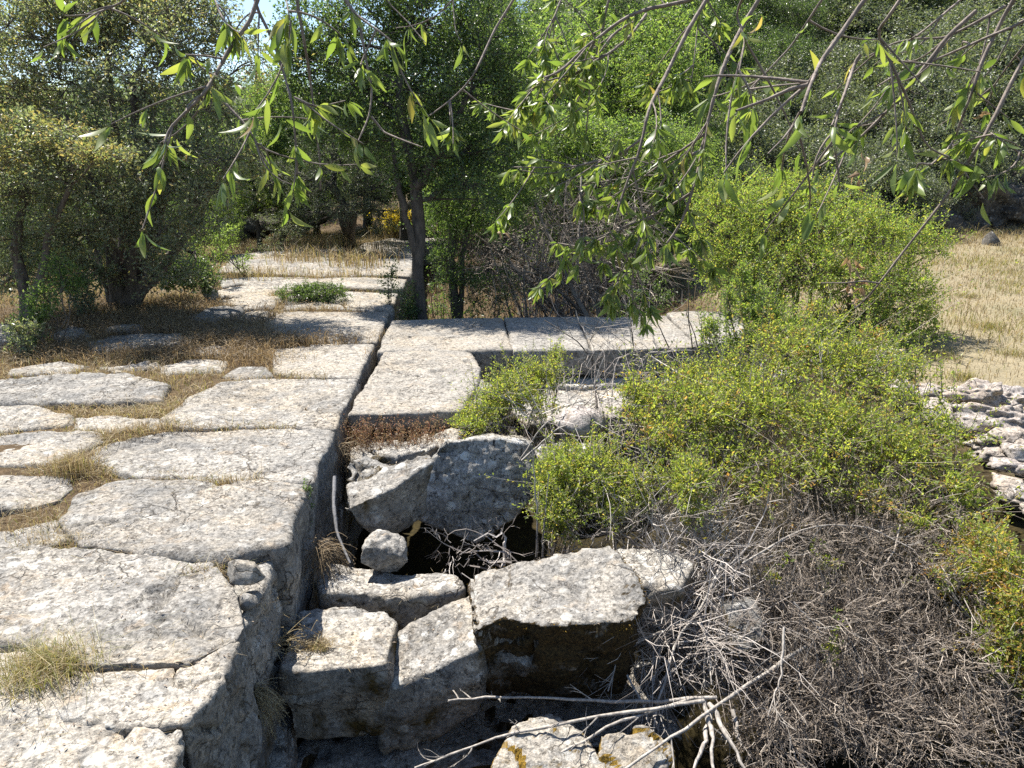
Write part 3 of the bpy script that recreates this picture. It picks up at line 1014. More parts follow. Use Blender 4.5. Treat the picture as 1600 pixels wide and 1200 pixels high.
# mossy dark floor of the pit: soil heap
# --- rubble wall on the right
rub = thing('rubble_wall', 'collapsed dry stone wall of pale broken stones beside the dry meadow', 'wall', Pz(1450, 620, -.4))
rp = [(1285, 528), (1330, 545), (1375, 562), (1420, 588), (1480, 615), (1540, 655), (1590, 710), (1640, 790)]
rn = 0
for i in range(len(rp) - 1):
    for j in range(20):
        t = rng.random()
        x = rp[i][0] * (1 - t) + rp[i + 1][0] * t + rng.normal() * 14
        y = rp[i][1] * (1 - t) + rp[i + 1][1] * t + rng.uniform(-14, 34) + (i * 4)
        z = rng.uniform(-.45, -.12)
        s = rng.uniform(.04, .13)
        boulder('stone', Pz(x, y, z), (s * rng.uniform(1, 1.7), s * rng.uniform(.8, 1.2), s * rng.uniform(.35, .75)), M['rubble'], 100 + rn, rub, rng.uniform(0, 3), 3, rough=.9)
        rn += 1
for (x, y, z, s) in ((1345, 548, -.15, .2), (1380, 560, -.17, .22), (1530, 615, -.12, .22), (1560, 655, -.1, .26), (1585, 700, -.2, .26), (1500, 660, -.2, .24), (1570, 622, -.15, .16)):
    boulder('stone', Pz(x, y, z), (s * 1.2, s * .8, s * .5), M['rubble'], 100 + rn, rub, rng.uniform(-.4, .4), 5, rough=1.3)
    rn += 1
boulder('boulder', Pd(1543, 388, 17.5), (.28, .25, .42), M['shade_dark_rock'], 31, sub=3, label='reddish standing stone at the far edge of the meadow', cat='boulder')

# ------------------------------------------------------------------ vegetation builders
def ell_points(c, r, n, shell=0.55):
    d = rvec(n)
    rad = shell + (1 - shell) * rng.random(n) ** 0.6
    rad = np.where(rng.random(n) < 0.25, rng.random(n) ** (1 / 3), rad)
    return np.asarray(c) + d * rad[:, None] * np.asarray(r)


def grow(base, limbs_from, clumps, leaf, bark, n_twigs, per_twig, leaf_len, leaf_w, twig_r=0.004, trunk_r=0.08, trunks=(), up=0.5, spread=0.05, droop=0.0,
         sprays=0.25, bark_part='trunk', leaf_part='crown', name='tree', label=None, cat='tree', group=None, loc=None, twig_k=4, leaf_tilt=0.9, mats2=None, shell=0.55, limb_sides=5, wild=0.2, lift=0.0):
    """clumps: (centre, radii, weight) in world space; limbs_from: start points of the limbs (world); trunks: (points, radii) polylines"""
    loc = np.asarray(base if loc is None else loc, float)
    t = thing(name, label, cat, loc, group)
    mb, lb = MB(), MB()
    starts = []
    for pts, rad in trunks:
        pts = np.asarray(pts, float)
        # smooth and roughen the trunk path
        k = 10
        tt = np.linspace(0, len(pts) - 1, k)
        P = np.stack([np.interp(tt, np.arange(len(pts)), pts[:, c]) for c in range(3)], 1)
        P[1:-1] += rng.normal(size=(k - 2, 3)) * np.interp(tt, np.arange(len(rad)), rad)[1:-1, None] * .35
        rr = np.interp(tt, np.arange(len(rad)), rad) * rng.uniform(.88, 1.12, k)
        rr[0] *= 1.35
        tubes(mb, P, rr, 9)
        for a in range(2, k):
            starts.append((P[a], rr[a]))
    for p in limbs_from:
        starts.append((np.asarray(p, float), trunk_r))
    sp = np.array([s[0] for s in starts])
    sr = np.array([s[1] for s in starts])
    W = np.array([c[2] if len(c) > 2 else 1 for c in clumps], float)
    W /= W.sum()
    cnt = np.maximum((W * n_twigs).astype(int), 3)
    for (c, r, *_), n in zip(clumps, cnt):
        c = np.asarray(c, float)
        r = np.broadcast_to(np.asarray(r, float), (3,))
        # choose the limb start: near, and below the clump
        cost = np.linalg.norm(sp - c, axis=1) + 0.8 * np.clip(sp[:, 2] - c[2], 0, None)
        j = int(np.argmin(cost + rng.random(len(cost)) * 0.25))
        S = sp[j][None]
        E = c[None]
        Mi = (S + E) / 2 + rng.normal(size=(1, 3)) * 0.12 * np.linalg.norm(E - S) + np.array([0, 0, 0.10 * np.linalg.norm(E - S)])
        L = bez(S, Mi, E, 7)
        L[:, 1:-1] += rng.normal(size=(1, 5, 3)) * 0.02
        r0 = min(sr[j] * 0.55, 0.05)
        tubes(mb, L, np.linspace(r0, max(twig_r * 1.5, r0 * .25), 7)[None], limb_sides)
        lp = L[0]
        # sub limbs then twigs
        ends = ell_points(c, r, n, shell)
        ends = c + (ends - c) * np.exp(rng.normal(size=(n, 1)) * wild) + np.array([0, 0, 1]) * (np.abs(rng.normal(size=(n, 1))) * lift)
        nb = max(2, n // 9)
        subs = ell_points(c, r * 0.7, nb, .4)
        s0 = lp[rng.integers(2, 7, nb)]
        sm = (s0 + subs) / 2 + rng.normal(size=(nb, 3)) * .1 * r
        SP = bez(s0, sm, subs, 5)
        tubes(mb, SP, np.linspace(max(r0 * .4, twig_r * 1.4), twig_r, 5)[None].repeat(nb, 0), 4)
        pool = np.concatenate([SP[:, 2:].reshape(-1, 3), lp[3:]])
        dd = ((ends[:, None] - pool[None]) ** 2).sum(-1)
        dd = dd * rng.uniform(.6, 1.6, dd.shape)
        s1 = pool[dd.argmin(1)]
        m1 = (s1 + ends) / 2 + rng.normal(size=(n, 3)) * .12 * r + np.array([0, 0, -droop * .3])
        e1 = ends + np.array([0, 0, -droop])
        TW = bez(s1, m1, e1, twig_k)
        tubes(mb, TW, np.linspace(twig_r, twig_r * .35, twig_k)[None].repeat(n, 0), 3)
        # leaves along the twigs
        m = per_twig
        tt = np.clip(rng.uniform(0.15, 1.03, (n, m)) ** 0.8, 0, 1.03)[..., None]
        B = s1[:, None] * (1 - tt) ** 2 + 2 * m1[:, None] * tt * (1 - tt) + e1[:, None] * tt ** 2
        T = nrm(2 * (1 - tt) * (m1 - s1)[:, None] + 2 * tt * (e1 - m1)[:, None])
        P = (B + rng.normal(size=B.shape) * spread).reshape(-1, 3)
        D = nrm(T.reshape(-1, 3) * 0.8 + rvec(n * m) * leaf_tilt)
        ll = leaf_len * rng.uniform(.6, 1.25, n * m)
        mi = 0
        if mats2 is not None:
            # whole twigs carry the second leaf colour
            pick = np.repeat(rng.random(n) < mats2[1](c), m)
            leaves(lb, P[~pick], D[~pick], ll[~pick], ll[~pick] * leaf_w, up, 0)
            leaves(lb, P[pick], D[pick], ll[pick], ll[pick] * leaf_w, up, 1)
        else:
            leaves(lb, P, D, ll, ll * leaf_w, up, mi)
    mb.build(bark_part, bark, t, smooth=True)
    lb.build(leaf_part, [leaf] if mats2 is None else [leaf, mats2[0]], t)
    return t


def px_clumps(lst, jitter=0.0):
    """(x, y, Y, rx_px, ry_px, depth radius, weight)"""
    out = []
    for x, y, Y, rx, ry, rd, *w in lst:
        c = Pd(x, y, Y)
        s = Y / 1140.0
        out.append((c, (rx * s, rd, ry * s), w[0] if w else rx * ry))
    return out


# ---- oak on the left of the terrace
b = Pz(196, 486, -0.05)
Yb = b[1]
oak_cl = px_clumps([
    (60, 50, 9.3, 90, 50, .8, 9000), (180, 40, 9.6, 90, 60, .9, 10500), (290, 60, 9.2, 70, 60, .8, 7500), (150, 0, 9.4, 100, 40, .8, 6000), (300, 0, 9.4, 60, 40, .7, 3500), (395, 95, 9.0, 40, 50, .5, 1400), (110, 130, 9.5, 90, 60, .9), (230, 140, 9.0, 80, 60, .9),
    (330, 160, 8.8, 60, 55, .7), (30, 150, 9.6, 70, 70, .8), (150, 220, 9.4, 80, 50, .8), (270, 230, 8.8, 80, 50, .8), (365, 250, 8.6, 60, 40, .6), (60, 260, 9.6, 70, 60, .8),
    (320, 300, 8.5, 70, 35, .6), (120, 300, 9.0, 70, 40, .7), (230, 300, 8.8, 60, 40, .8), (-40, 90, 9.8, 80, 90, .8), (250, -30, 9.6, 90, 40, .8), (100, -50, 9.6, 100, 40, .8),
    (20, 0, 9.6, 50, 40, .6, 700), (180, 340, 8.4, 60, 45, .5), (260, 365, 8.5, 60, 40, .5), (110, 370, 8.6, 60, 45, .5), (310, 350, 8.4, 50, 30, .5, 1000), (60, 410, 9.0, 60, 50, .6), (210, 280, 8.2, 60, 40, .5),
    (240, 420, 8.5, 45, 30, .4, 900), (140, 430, 8.8, 45, 35, .4, 1100), (290, 430, 8.8, 35, 25, .4, 700), (90, 460, 9.0, 40, 25, .4, 800)])
tr = []
for (xs_, ys_, r0, r1) in (((188, 178, 150, 100), (486, 400, 300, 180), .10, .035), ((196, 206, 215, 205), (486, 390, 280, 120), .11, .035), ((202, 235, 258, 300), (486, 400, 300, 180), .09, .03),
                            ((208, 265, 310, 360), (480, 410, 340, 250), .06, .02), ((186, 160, 100, 60), (486, 430, 360, 290), .07, .02), ((199, 222, 245, 240), (486, 410, 330, 160), .08, .03),
                            ((192, 190, 186, 170), (486, 380, 270, 100), .07, .03), ((205, 250, 290, 330), (486, 420, 350, 290), .045, .015), ((184, 150, 120, 130), (480, 400, 320, 220), .05, .02)):
    tr.append(([Pd(x, y, Yb + d) for x, y, d in zip(xs_, ys_, (0, .05 * len(tr) - .15, .12 * len(tr) - .4, .15 * len(tr) - .5))], (r0, r0 * .8, (r0 + r1) / 2 * .9, r1)))
grow(b, [], oak_cl, M['oak'], M['bark'], 3200, 23, .044, .5, .005, trunks=tr, spread=.045, wild=.36, lift=.04, name='oak_tree', cat='tree',
     label='multi stemmed evergreen oak with dull browning leaves on the left of the terrace', mats2=(M['oak_yellow'], lambda c: 0.10))
# browning oak spray in front left
b2 = Pd(30, 470, 8.2)
b2[2] = -.1
sp_cl = px_clumps([(40, 195, 8.0, 50, 22, .5), (105, 215, 7.8, 55, 22, .5), (165, 242, 7.6, 45, 14, .35, 900), (40, 240, 7.9, 60, 30, .5), (20, 300, 8.0, 60, 40, .6, 1500), (90, 270, 7.9, 55, 30, .5, 1000), (-40, 260, 8.2, 60, 70, .6),
                   (20, 370, 8.2, 50, 40, .5, 1100), (80, 340, 8.0, 45, 35, .4, 800), (10, 430, 8.3, 45, 35, .4, 900), (130, 240, 7.5, 40, 18, .3, 500)])
yb = Pd(60, 235, 8)[2]
grow(b2, [], sp_cl, M['oak'], M['bark'], 760, 24, .042, .5, .004, trunks=[([b2, Pd(25, 380, 8.2), Pd(40, 290, 8.1)], (.07, .05, .03)), ([b2, Pd(70, 380, 8.1), Pd(110, 290, 7.9)], (.05, .04, .02))],
     name='oak_tree', label='smaller oak at the left edge whose spreading upper spray has turned yellow brown', spread=.04, wild=.35, mats2=(M['oak_yellow'], lambda c: 0.5 if c[2] > yb - .05 else .06))

# ---- hackberry like tree behind the cross wall
b = Pd(662, 492, 9.6)
b[2] = -.9
cl = px_clumps([
    (500, 40, 10.2, 70, 60, .7), (580, 20, 10, 80, 60, .8), (670, 40, 10, 90, 70, .9), (760, 60, 9.9, 70, 70, .8), (480, 120, 10.2, 50, 60, .6), (560, 130, 10, 70, 60, .8), (650, 140, 9.8, 80, 60, .9),
    (740, 150, 9.8, 80, 60, .9), (520, 200, 10, 50, 50, .6), (600, 215, 9.7, 70, 45, .7), (690, 225, 9.6, 70, 50, .8), (780, 235, 9.7, 50, 50, .7), (740, 290, 9.6, 60, 40, .7), (640, -50, 10, 120, 50, .9), (800, 120, 10, 50, 60, .6),
    (640, 270, 9.6, 40, 25, .5, 700), (470, 70, 10.3, 35, 40, .4)])
tr = [([b, Pd(655, 400, 9.6), Pd(650, 300, 9.6), Pd(630, 190, 9.6), Pd(625, 90, 9.7)], (.088, .075, .07, .06, .035)),
      ([Pd(652, 420, 9.6), Pd(638, 360, 9.55), Pd(624, 300, 9.5), Pd(612, 220, 9.6)], (.05, .045, .04, .02)),
      ([Pd(648, 290, 9.6), Pd(690, 240, 9.5), Pd(730, 150, 9.6)], (.06, .05, .03))]
grow(b, [], cl, M['dark_green'], M['bark_dark'], 2400, 27, .040, .62, .004, trunks=tr, spread=.04, name='broadleaf_tree', label='dark green tree with two bare leaning stems behind the cross wall', mats2=(M['mid_green'], lambda c: .2))
# thinner trees to the right of it
b = Pd(715, 492, 10.4)
b[2] = -.9
cl = px_clumps([(700, 330, 10.4, 50, 50, .6), (760, 330, 10.4, 60, 40, .6), (800, 280, 10.6, 50, 50, .6), (690, 400, 10.3, 30, 40, .4, 500), (735, 430, 10.3, 40, 30, .4, 400), (820, 200, 10.8, 60, 50, .6)])
grow(b, [], cl, M['mid_green'], M['bark_dark'], 800, 24, .038, .6, .004, trunks=[([b, Pd(706, 400, 10.4), Pd(703, 320, 10.4), Pd(725, 250, 10.4)], (.08, .06, .05, .03)), ([b, Pd(722, 400, 10.4), Pd(735, 330, 10.4), Pd(760, 280, 10.4)], (.05, .04, .03, .02))],
     name='broadleaf_tree', label='thin stemmed young tree standing just right of the leaning dark tree', spread=.04)

# ---- juniper farther along the terrace
b = Pz(542, 385, 0)
cl = px_clumps([(480, 290, 15, 40, 40, .6), (530, 270, 15, 60, 55, .8), (580, 290, 15, 40, 50, .7), (500, 220, 15.2, 45, 45, .7), (560, 210, 15.2, 50, 50, .7), (540, 320, 14.8, 60, 25, .7), (470, 340, 15, 35, 22, .5), (600, 330, 15, 30, 30, .5), (430, 280, 15.4, 30, 40, .4)])
grow(b, [], cl, M['juniper'], M['bark_dark'], 1000, 34, .05, .2, .006, trunks=[([b, Pd(535, 330, 15), Pd(520, 270, 15.1), Pd(520, 200, 15.2)], (.12, .1, .07, .03)), ([b + np.array([.1, 0, 0]), Pd(552, 330, 15), Pd(565, 260, 15), Pd(570, 210, 15.2)], (.1, .07, .05, .03))],
     name='juniper_tree', label='soft grey green juniper growing on the terrace beyond the tall straw', spread=.03, leaf_tilt=.7)

# ---- yellow green bush beside the meadow
b = Pd(1300, 520, 9.3)
b[2] = -.4
cl = px_clumps([(1130, 360, 9.4, 60, 60, .7), (1200, 330, 9.6, 70, 55, .8), (1280, 340, 9.6, 80, 50, .9), (1360, 370, 9.5, 70, 50, .8), (1430, 385, 9.4, 50, 35, .5), (1150, 430, 9.0, 60, 50, .6), (1240, 420, 9.0, 80, 55, .8),
                (1330, 440, 8.9, 80, 50, .8), (1410, 460, 9.0, 60, 50, .6), (1380, 520, 8.7, 60, 40, .6), (1300, 510, 8.7, 60, 30, .6), (1120, 310, 9.8, 40, 30, .5), (1250, 285, 9.9, 40, 22, .5, 600), (1440, 510, 8.9, 30, 30, .4, 700), (1190, 480, 8.7, 50, 30, .5)])
grow(b, [b + np.array([x, y, .1]) for x, y in ((-.9, 0), (-.4, .2), (.1, -.2), (.6, .1), (-.2, .4))], cl, M['yellow_green'], M['bark'], 3200, 24, .030, .5, .003, trunk_r=.05, spread=.022, name='shrub', cat='bush',
     label='large rounded yellow green bush between the cross wall and the dry meadow', bark_part='stem', leaf_part='foliage', shell=.6, leaf_tilt=.8, wild=.28, lift=.07)

# ---- background: prototypes, then copies
def proto(name, leafmat, h, w, n_cl, n_tw, per, ll, lw, label, group, cat, trunk=True, mats2=None):
    """a tree or bush about h high and w wide, standing at the world origin"""
    cl = []
    for k in range(n_cl):
        zz = rng.uniform(.12 if not trunk else .3, .88)
        rad = w / 2 * math.sqrt(max(.05, 1 - ((zz - .5) / .55) ** 2)) * rng.uniform(.35, .85)
        a = rng.uniform(0, 2 * math.pi)
        s = w * rng.uniform(.18, .30)
        cl.append(((rad * math.cos(a), rad * math.sin(a), zz * h), (s, s, s * .75), s))
    tr_ = [([(0, 0, -.3), (.05, 0, h * .3), (-.05, .05, h * .55), (.05, 0, h * .8)], (.028 * h, .022 * h, .015 * h, .008 * h))] if trunk else []
    fr = [] if trunk else [(rng.normal() * w * .08, rng.normal() * w * .08, .05) for _ in range(6)]
    return grow((0, 0, 0), fr, cl, leafmat, M['bark_dark'], n_tw, per, ll, lw, .006, trunks=tr_, trunk_r=.04, spread=.06, name=name, label=label, group=group, cat=cat,
                bark_part='trunk' if trunk else 'stem', leaf_part='crown' if trunk else 'foliage', mats2=mats2, shell=.6, twig_k=3)


GB = 'trees and bushes on the wooded slope'
pr_bright = proto('broadleaf_tree', M['bright_green'], 5.5, 4.2, 30, 1500, 26, .075, .55, 'bright green leafy tree on the wooded slope behind the terrace', GB, 'tree', mats2=(M['mid_green'], lambda c: .3))
pr_pale = proto('shrub', M['pale_green'], 2.6, 3.4, 26, 1500, 26, .06, .6, 'pale grey green bush on the dark rocky slope at upper right', GB, 'bush', trunk=False)
pr_mid = proto('broadleaf_tree', M['mid_green'], 6.0, 4.0, 30, 1500, 26, .07, .55, 'mid green tree in the background behind the dark tree', GB, 'tree', mats2=(M['dark_green'], lambda c: .4))
pr_dark = proto('broadleaf_tree', M['dark_green'], 5.0, 4.5, 30, 1500, 26, .07, .55, 'dark green tree in the background at far left', GB, 'tree')


def place_label(kind, x, y, where):
    hz = where[min(int(np.searchsorted([w[0] for w in where], x)), len(where) - 1)][1]
    vt = 'reaching the top edge' if y < 20 else 'high up' if y < 100 else 'half way up' if y < 200 else 'low down'
    return '%s %s, %s' % (kind, vt, hz)


RIGHT = [(1190, 'left of the big bush'), (1300, 'above the large yellow green bush'), (1430, 'above the big bush at right'), (1530, 'above the far meadow edge'), (1700, 'at the right edge of the slope')]
MIDS = [(60, 'beyond the oaks at the far left'), (200, 'behind the left oak'), (370, 'beyond the right side of the left oak'), (520, 'in the gap left of the dark tree'), (680, 'behind the leaning dark tree'), (820, 'right of the leaning dark tree'), (1200, 'above the hanging almond twigs')]


SEEN_LABELS = {}


def put(pr, x, ytop, Y, h_ref, wscale=1.0, first=False, label=None):
    """stand a copy on the ground, Y metres off, so that its top reaches photo row ytop"""
    if label:
        SEEN_LABELS.setdefault(label, []).append(x)
        k = len(SEEN_LABELS[label])
        if k > 1: label = label + (', behind' if k == 2 else ', hindmost')
    top = Pd(x, ytop, Y)
    g = float(ground_h(np.array([top[0]]), np.array([Y]))[0])
    s = max(.25, (top[2] - g) / h_ref)
    loc = (top[0], Y, g - .05)
    rz = rng.uniform(0, 6.28)
    if first:
        pr.location, pr.rotation_euler, pr.scale = loc, (0, 0, rz), (s * wscale, s * wscale, s)
        if label: pr['label'] = label
        return pr
    return copy_tree(pr, loc, rz, (s * wscale, s * wscale, s), label)


for i, (x, y, Y, ws, lb) in enumerate([(870, 20, 17, 1.0, 'bright green tree behind the hanging almond twigs at top centre'), (960, -10, 19, 1.0, 'bright green tree reaching the top edge right of centre'), (1050, 40, 17.5, .9, 'bright green tree left of the pale bushes'), (880, 150, 14.5, 1.1, 'bright green bushy tree above the dead brushwood heap'), (980, 160, 14, 1.1, 'bright green bushy tree directly above the hanging almond leaves'), (1060, 180, 14.5, 1.0, 'bright green bushy tree touching the top left of the yellow green bush'),
                                        (420, 90, 17, .8, 'yellowish green tree in the gap between the oak and the dark tree'), (385, 180, 16, .8, 'small yellowish green tree low in the gap right of the oak'), (340, 340, 14.5, .9, 'low bright green bush beyond the saplings right of the oak')]):
    put(pr_bright, x, y, Y, 5.5, ws, i == 0, lb)
PALE = [(1160, 150, 20, 1.1), (1240, 200, 19, 1.1), (1330, 205, 20, 1.1), (1400, 245, 19, 1.0), (1300, 250, 18, 1.1), (1440, 70, 24, 1.1), (1520, 120, 23, 1.1), (1400, 50, 26, 1.1), (1560, 30, 26, 1.2),
        (1480, 200, 21, .9), (1180, 90, 24, 1.0), (1590, 200, 22, 1.0), (1360, 120, 23, 1.0), (1130, 230, 17, 1.0), (1480, 0, 30, 1.3), (1320, -10, 33, 1.3), (1620, 110, 24, 1.2), (1280, 130, 24, 1.0), (1440, 150, 22, 1.0),
        (1550, -30, 33, 1.3), (1400, -30, 34, 1.3), (1190, -20, 36, 1.2), (1110, 60, 27, 1.1), (1520, 190, 21.5, .9), (1340, 60, 27, 1.1), (1620, 20, 28, 1.3), (1100, 0, 32, 1.3), (1500, 60, 27, 1.1)]
for i, (x, y, Y, ws) in enumerate(PALE):
    put(pr_pale, x, y, Y, 2.6, ws, i == 0, place_label('pale grey green bush', x, y, RIGHT))
for i, (x, y, Y, ws) in enumerate([(560, 60, 20, 1.0), (700, -20, 21, 1.1), (800, -30, 23, 1.1), (620, 100, 17, 1.0), (760, 120, 16, 1.0), (830, 60, 20, 1.0), (480, 150, 19, 1.0), (1100, -60, 26, 1.1), (1000, -60, 26, 1.1), (900, -60, 26, 1.1), (460, 200, 22, 1.3), (40, 110, 34, 1.3), (150, 95, 38, 1.3), (250, 110, 36, 1.3), (330, 100, 40, 1.3), (400, 118, 42, 1.2), (-60, 90, 36, 1.4), (100, 130, 30, 1.2), (290, 140, 30, 1.2)]):
    put(pr_mid, x, y, Y, 6.0, ws, i == 0, place_label('mid green tree', x, y, MIDS))
DARK = [(20, 180, 14, 1.0), (110, 200, 16, 1.0), (210, 160, 18, 1.1), (300, 190, 18, 1.1), (-60, 150, 15, 1.1), (60, 350, 11.5, .9), (-20, 370, 11, .9), (160, 340, 12.5, .9), (270, 330, 14, 1.0),
        (1230, -30, 31, .9), (1330, -60, 33, .9), (1430, -70, 34, .9), (1530, -60, 33, .9), (1620, -50, 32, .9), (1150, -60, 31, .9), (1570, 190, 22.5, 1.3), (1500, 215, 22.0, 1.2), (1640, 180, 22, 1.3), (1235, 40, 27, 1.0), (1370, 160, 23.5, 1.0)]
for i, (x, y, Y, ws) in enumerate(DARK):
    put(pr_dark, x, y, Y, 5.0, ws, i == 0, place_label('dark green tree', x, y, MIDS if x < 1100 else RIGHT))

# cliff rocks on the slope and behind the trees, shade put into their dark colour
GR = 'rock outcrops on the slope'
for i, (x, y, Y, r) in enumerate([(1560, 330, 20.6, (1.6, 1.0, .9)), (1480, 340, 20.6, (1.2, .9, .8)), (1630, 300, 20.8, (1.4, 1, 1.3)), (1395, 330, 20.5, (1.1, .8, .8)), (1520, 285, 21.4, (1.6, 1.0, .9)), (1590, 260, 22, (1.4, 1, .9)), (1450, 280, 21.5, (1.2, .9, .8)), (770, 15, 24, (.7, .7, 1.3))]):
    boulder('rock_outcrop', Pd(x, y, Y), r, M['shade_dark_rock'], 60 + i, rot=rng.uniform(-.4, .4), sub=5, rough=1.6, cat='rock', group=GR,
            label='tall narrow rock seen above the trees at top centre' if i == 7 else 'rock face darkened as shade %s' % ['at the far end of the meadow', 'left of the meadow boulder', 'at the right edge beyond the meadow', 'just above the right end of the large bush', 'in the black gap above the meadow', 'at the upper right of the black gap', 'behind the top right of the large bush', 'in the tall black gap near the top of the slope', 'in a small dark gap half way up the slope'][i])
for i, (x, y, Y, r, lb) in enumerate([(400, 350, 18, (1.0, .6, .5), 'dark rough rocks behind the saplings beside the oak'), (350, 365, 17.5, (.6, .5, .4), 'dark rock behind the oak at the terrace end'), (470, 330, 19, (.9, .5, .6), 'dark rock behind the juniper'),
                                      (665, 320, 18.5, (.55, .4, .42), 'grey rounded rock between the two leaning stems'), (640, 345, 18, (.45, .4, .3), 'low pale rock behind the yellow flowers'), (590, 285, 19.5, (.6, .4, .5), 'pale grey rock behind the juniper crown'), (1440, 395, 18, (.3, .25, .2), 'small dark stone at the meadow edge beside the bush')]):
    boulder('rock', Pd(x, y, Y), r, M['shade_dark_rock'], 80 + i, sub=4, rough=.8, cat='rock', label=lb)

# ---- low plants
b = Pz(490, 474, -0.02)
cl = [(b + np.array([dx, dy, .13]), (.22, .18, .14), 1) for dx, dy in ((-.28, 0), (-.1, .05), (.1, -.05), (.26, .04), (0, .12))]
grow(b, [b], cl, M['dark_green'], M['bark'], 420, 18, .026, .45, .003, trunk_r=.012, spread=.015, name='cushion_plant', cat='bush', label='low dark green cushion bush on the slabs in the middle of the terrace', bark_part='stem', leaf_part='foliage', shell=.75,
     mats2=(M['mid_green'], lambda c: .35))
b = Pz(290, 462, -0.03)
cl = px_clumps([(290, 420, 9.9, 45, 30, .4), (250, 430, 9.8, 40, 25, .4), (320, 440, 9.8, 25, 20, .3)])
grow(b, [b], cl, M['dark_green'], M['bark'], 260, 20, .04, .5, .004, trunk_r=.02, spread=.03, name='shrub', cat='bush', label='dark bush in the shade at the foot of the oak on its right side', bark_part='stem', leaf_part='foliage')
for (x, y, Y, hpx, wpx, mat, lb, n) in [
    (85, 555, 7.3, 150, 50, 'mid_green', 'young leafy shrub on the terrace at the left, before the oak', 170), (40, 590, 6.9, 90, 30, 'oak', 'thin scraggy shrub at the left edge of the slabs', 60),
    (325, 440, 11, 105, 42, 'bright_green', 'bright green sapling right of the oak trunk', 150), (380, 425, 12, 75, 40, 'bright_green', 'pale green sapling before the dark rocks', 110),
    (430, 395, 14.5, 60, 45, 'pale_green', 'grey green herb patch beside the tall straw', 90), (130, 500, 8.6, 90, 45, 'pale_green', 'pale leafy shrub in the oak shade left of its trunk', 120), (625, 480, 9.6, 60, 35, 'dark_green', 'dark ivy like bush at the foot of the leaning tree', 160),
    (760, 490, 10, 70, 60, 'dark_green', 'dark undergrowth behind the first block of the cross wall', 160), (1010, 480, 9.6, 60, 50, 'mid_green', 'green undergrowth behind the cross wall near the big bush', 120), (690, 470, 10, 70, 30, 'mid_green', 'small leafy plant right of the leaning trunk', 70)]:
    b = Pd(x, y, Y)
    gz = float(ground_h(np.array([b[0]]), np.array([Y]))[0])
    b[2] = gz
    s = Y / 1140
    top = Pd(x, y - hpx, Y)[2]
    hh = max(.25, top - gz)
    cl = [(b + np.array([rng.normal() * wpx * s * .4, rng.normal() * .12, hh * f]), (wpx * s * .5, wpx * s * .4, hh * .22), 1) for f in (.3, .45, .6, .75, .88)]
    grow(b, [b + np.array([rng.normal() * .04, rng.normal() * .04, 0]) for _ in range(4)], cl, M[mat], M['bark'], n, 16, .034, .5, .003, trunk_r=.012, spread=.025, name='shrub', cat='shrub', label=lb, bark_part='stem', leaf_part='foliage', up=.8)

# ---- twiggy shrubs growing over the pit
def shrub(base, roots, cl, n, per, label, mats2=None, ll=.022, tw=.0022, leaf=None, bark='twig', droop=0., tilt=.8, group=None, wild=.38, lift=.05):
    return grow(base, roots, cl, leaf or M['shrub'], M[bark], n, per, ll, .5, tw, trunk_r=.014, spread=.012, name='shrub', cat='bush', label=label, bark_part='stem', leaf_part='foliage',
                mats2=mats2, droop=droop, twig_k=5, leaf_tilt=tilt, shell=.25, group=group, limb_sides=4, wild=wild, lift=lift)


b = Pd(1230, 860, 4.1)
b[2] = -1.15
cl = px_clumps([(1000, 630, 5.0, 50, 35, .35), (1070, 620, 5.1, 60, 40, .4), (1150, 605, 5.2, 65, 45, .45), (1240, 565, 5.4, 75, 45, .5), (1330, 585, 5.2, 70, 50, .45), (1410, 640, 4.8, 70, 45, .4, 1300), (1090, 650, 4.7, 75, 45, .4),
                (1190, 640, 4.7, 80, 45, .4), (1300, 670, 4.5, 80, 45, .4), (1400, 710, 4.3, 75, 40, .35), (1490, 690, 4.4, 60, 45, .35, 800), (1030, 690, 4.5, 60, 45, .35, 1500), (1140, 720, 4.3, 70, 35, .3, 900), (1500, 780, 3.9, 60, 50, .3, 1000), (1270, 740, 4.2, 90, 35, .3, 1500), (1180, 770, 4.1, 70, 40, .3, 900), (1370, 780, 4.0, 70, 40, .3, 900),
                (1285, 890, 3.62, 22, 30, .1, 130), (1510, 850, 3.65, 30, 30, .1, 200), (1300, 1030, 3.12, 14, 40, .06, 110), (1420, 820, 3.8, 40, 20, .15, 260), (1210, 910, 3.55, 20, 20, .08, 90), (1205, 530, 5.7, 30, 30, .2, 500), (1280, 500, 5.7, 40, 35, .25, 600), (1360, 540, 5.4, 40, 35, .25, 500), (1430, 580, 5.1, 35, 35, .2, 400)])
shrub(b, [b + np.array([dx, dy, .05]) for dx, dy in ((-.5, .2), (0, 0), (.4, .2), (-.2, .5), (.7, .1))], cl, 3000, 15, 'wide yellow green shrub with orange tinged leaves overgrowing the right side of the pit', mats2=(M['orange_leaf'], lambda c: .3 if rng.random() < .2 else .05), ll=.026, wild=.55, lift=.08, bark='twig_dark')
b = Pd(850, 850, 4.3)
b[2] = -1.1
cl = px_clumps([(880, 740, 4.3, 55, 35, .3), (930, 740, 4.35, 60, 45, .3), (870, 800, 4.15, 40, 45, .25), (950, 790, 4.15, 50, 40, .25, 900), (1000, 760, 4.2, 50, 40, .25, 900), (1075, 760, 4.0, 40, 50, .25), (850, 760, 4.3, 25, 25, .2)])
shrub(b, [b, b + np.array([.05, .05, 0]), b + np.array([.5, .1, .1])], cl, 1300, 15, 'smaller green shrub hanging over the left edge of the brush beside the mossy hollow')
b = Pd(800, 690, 5.6)
b[2] = -.8
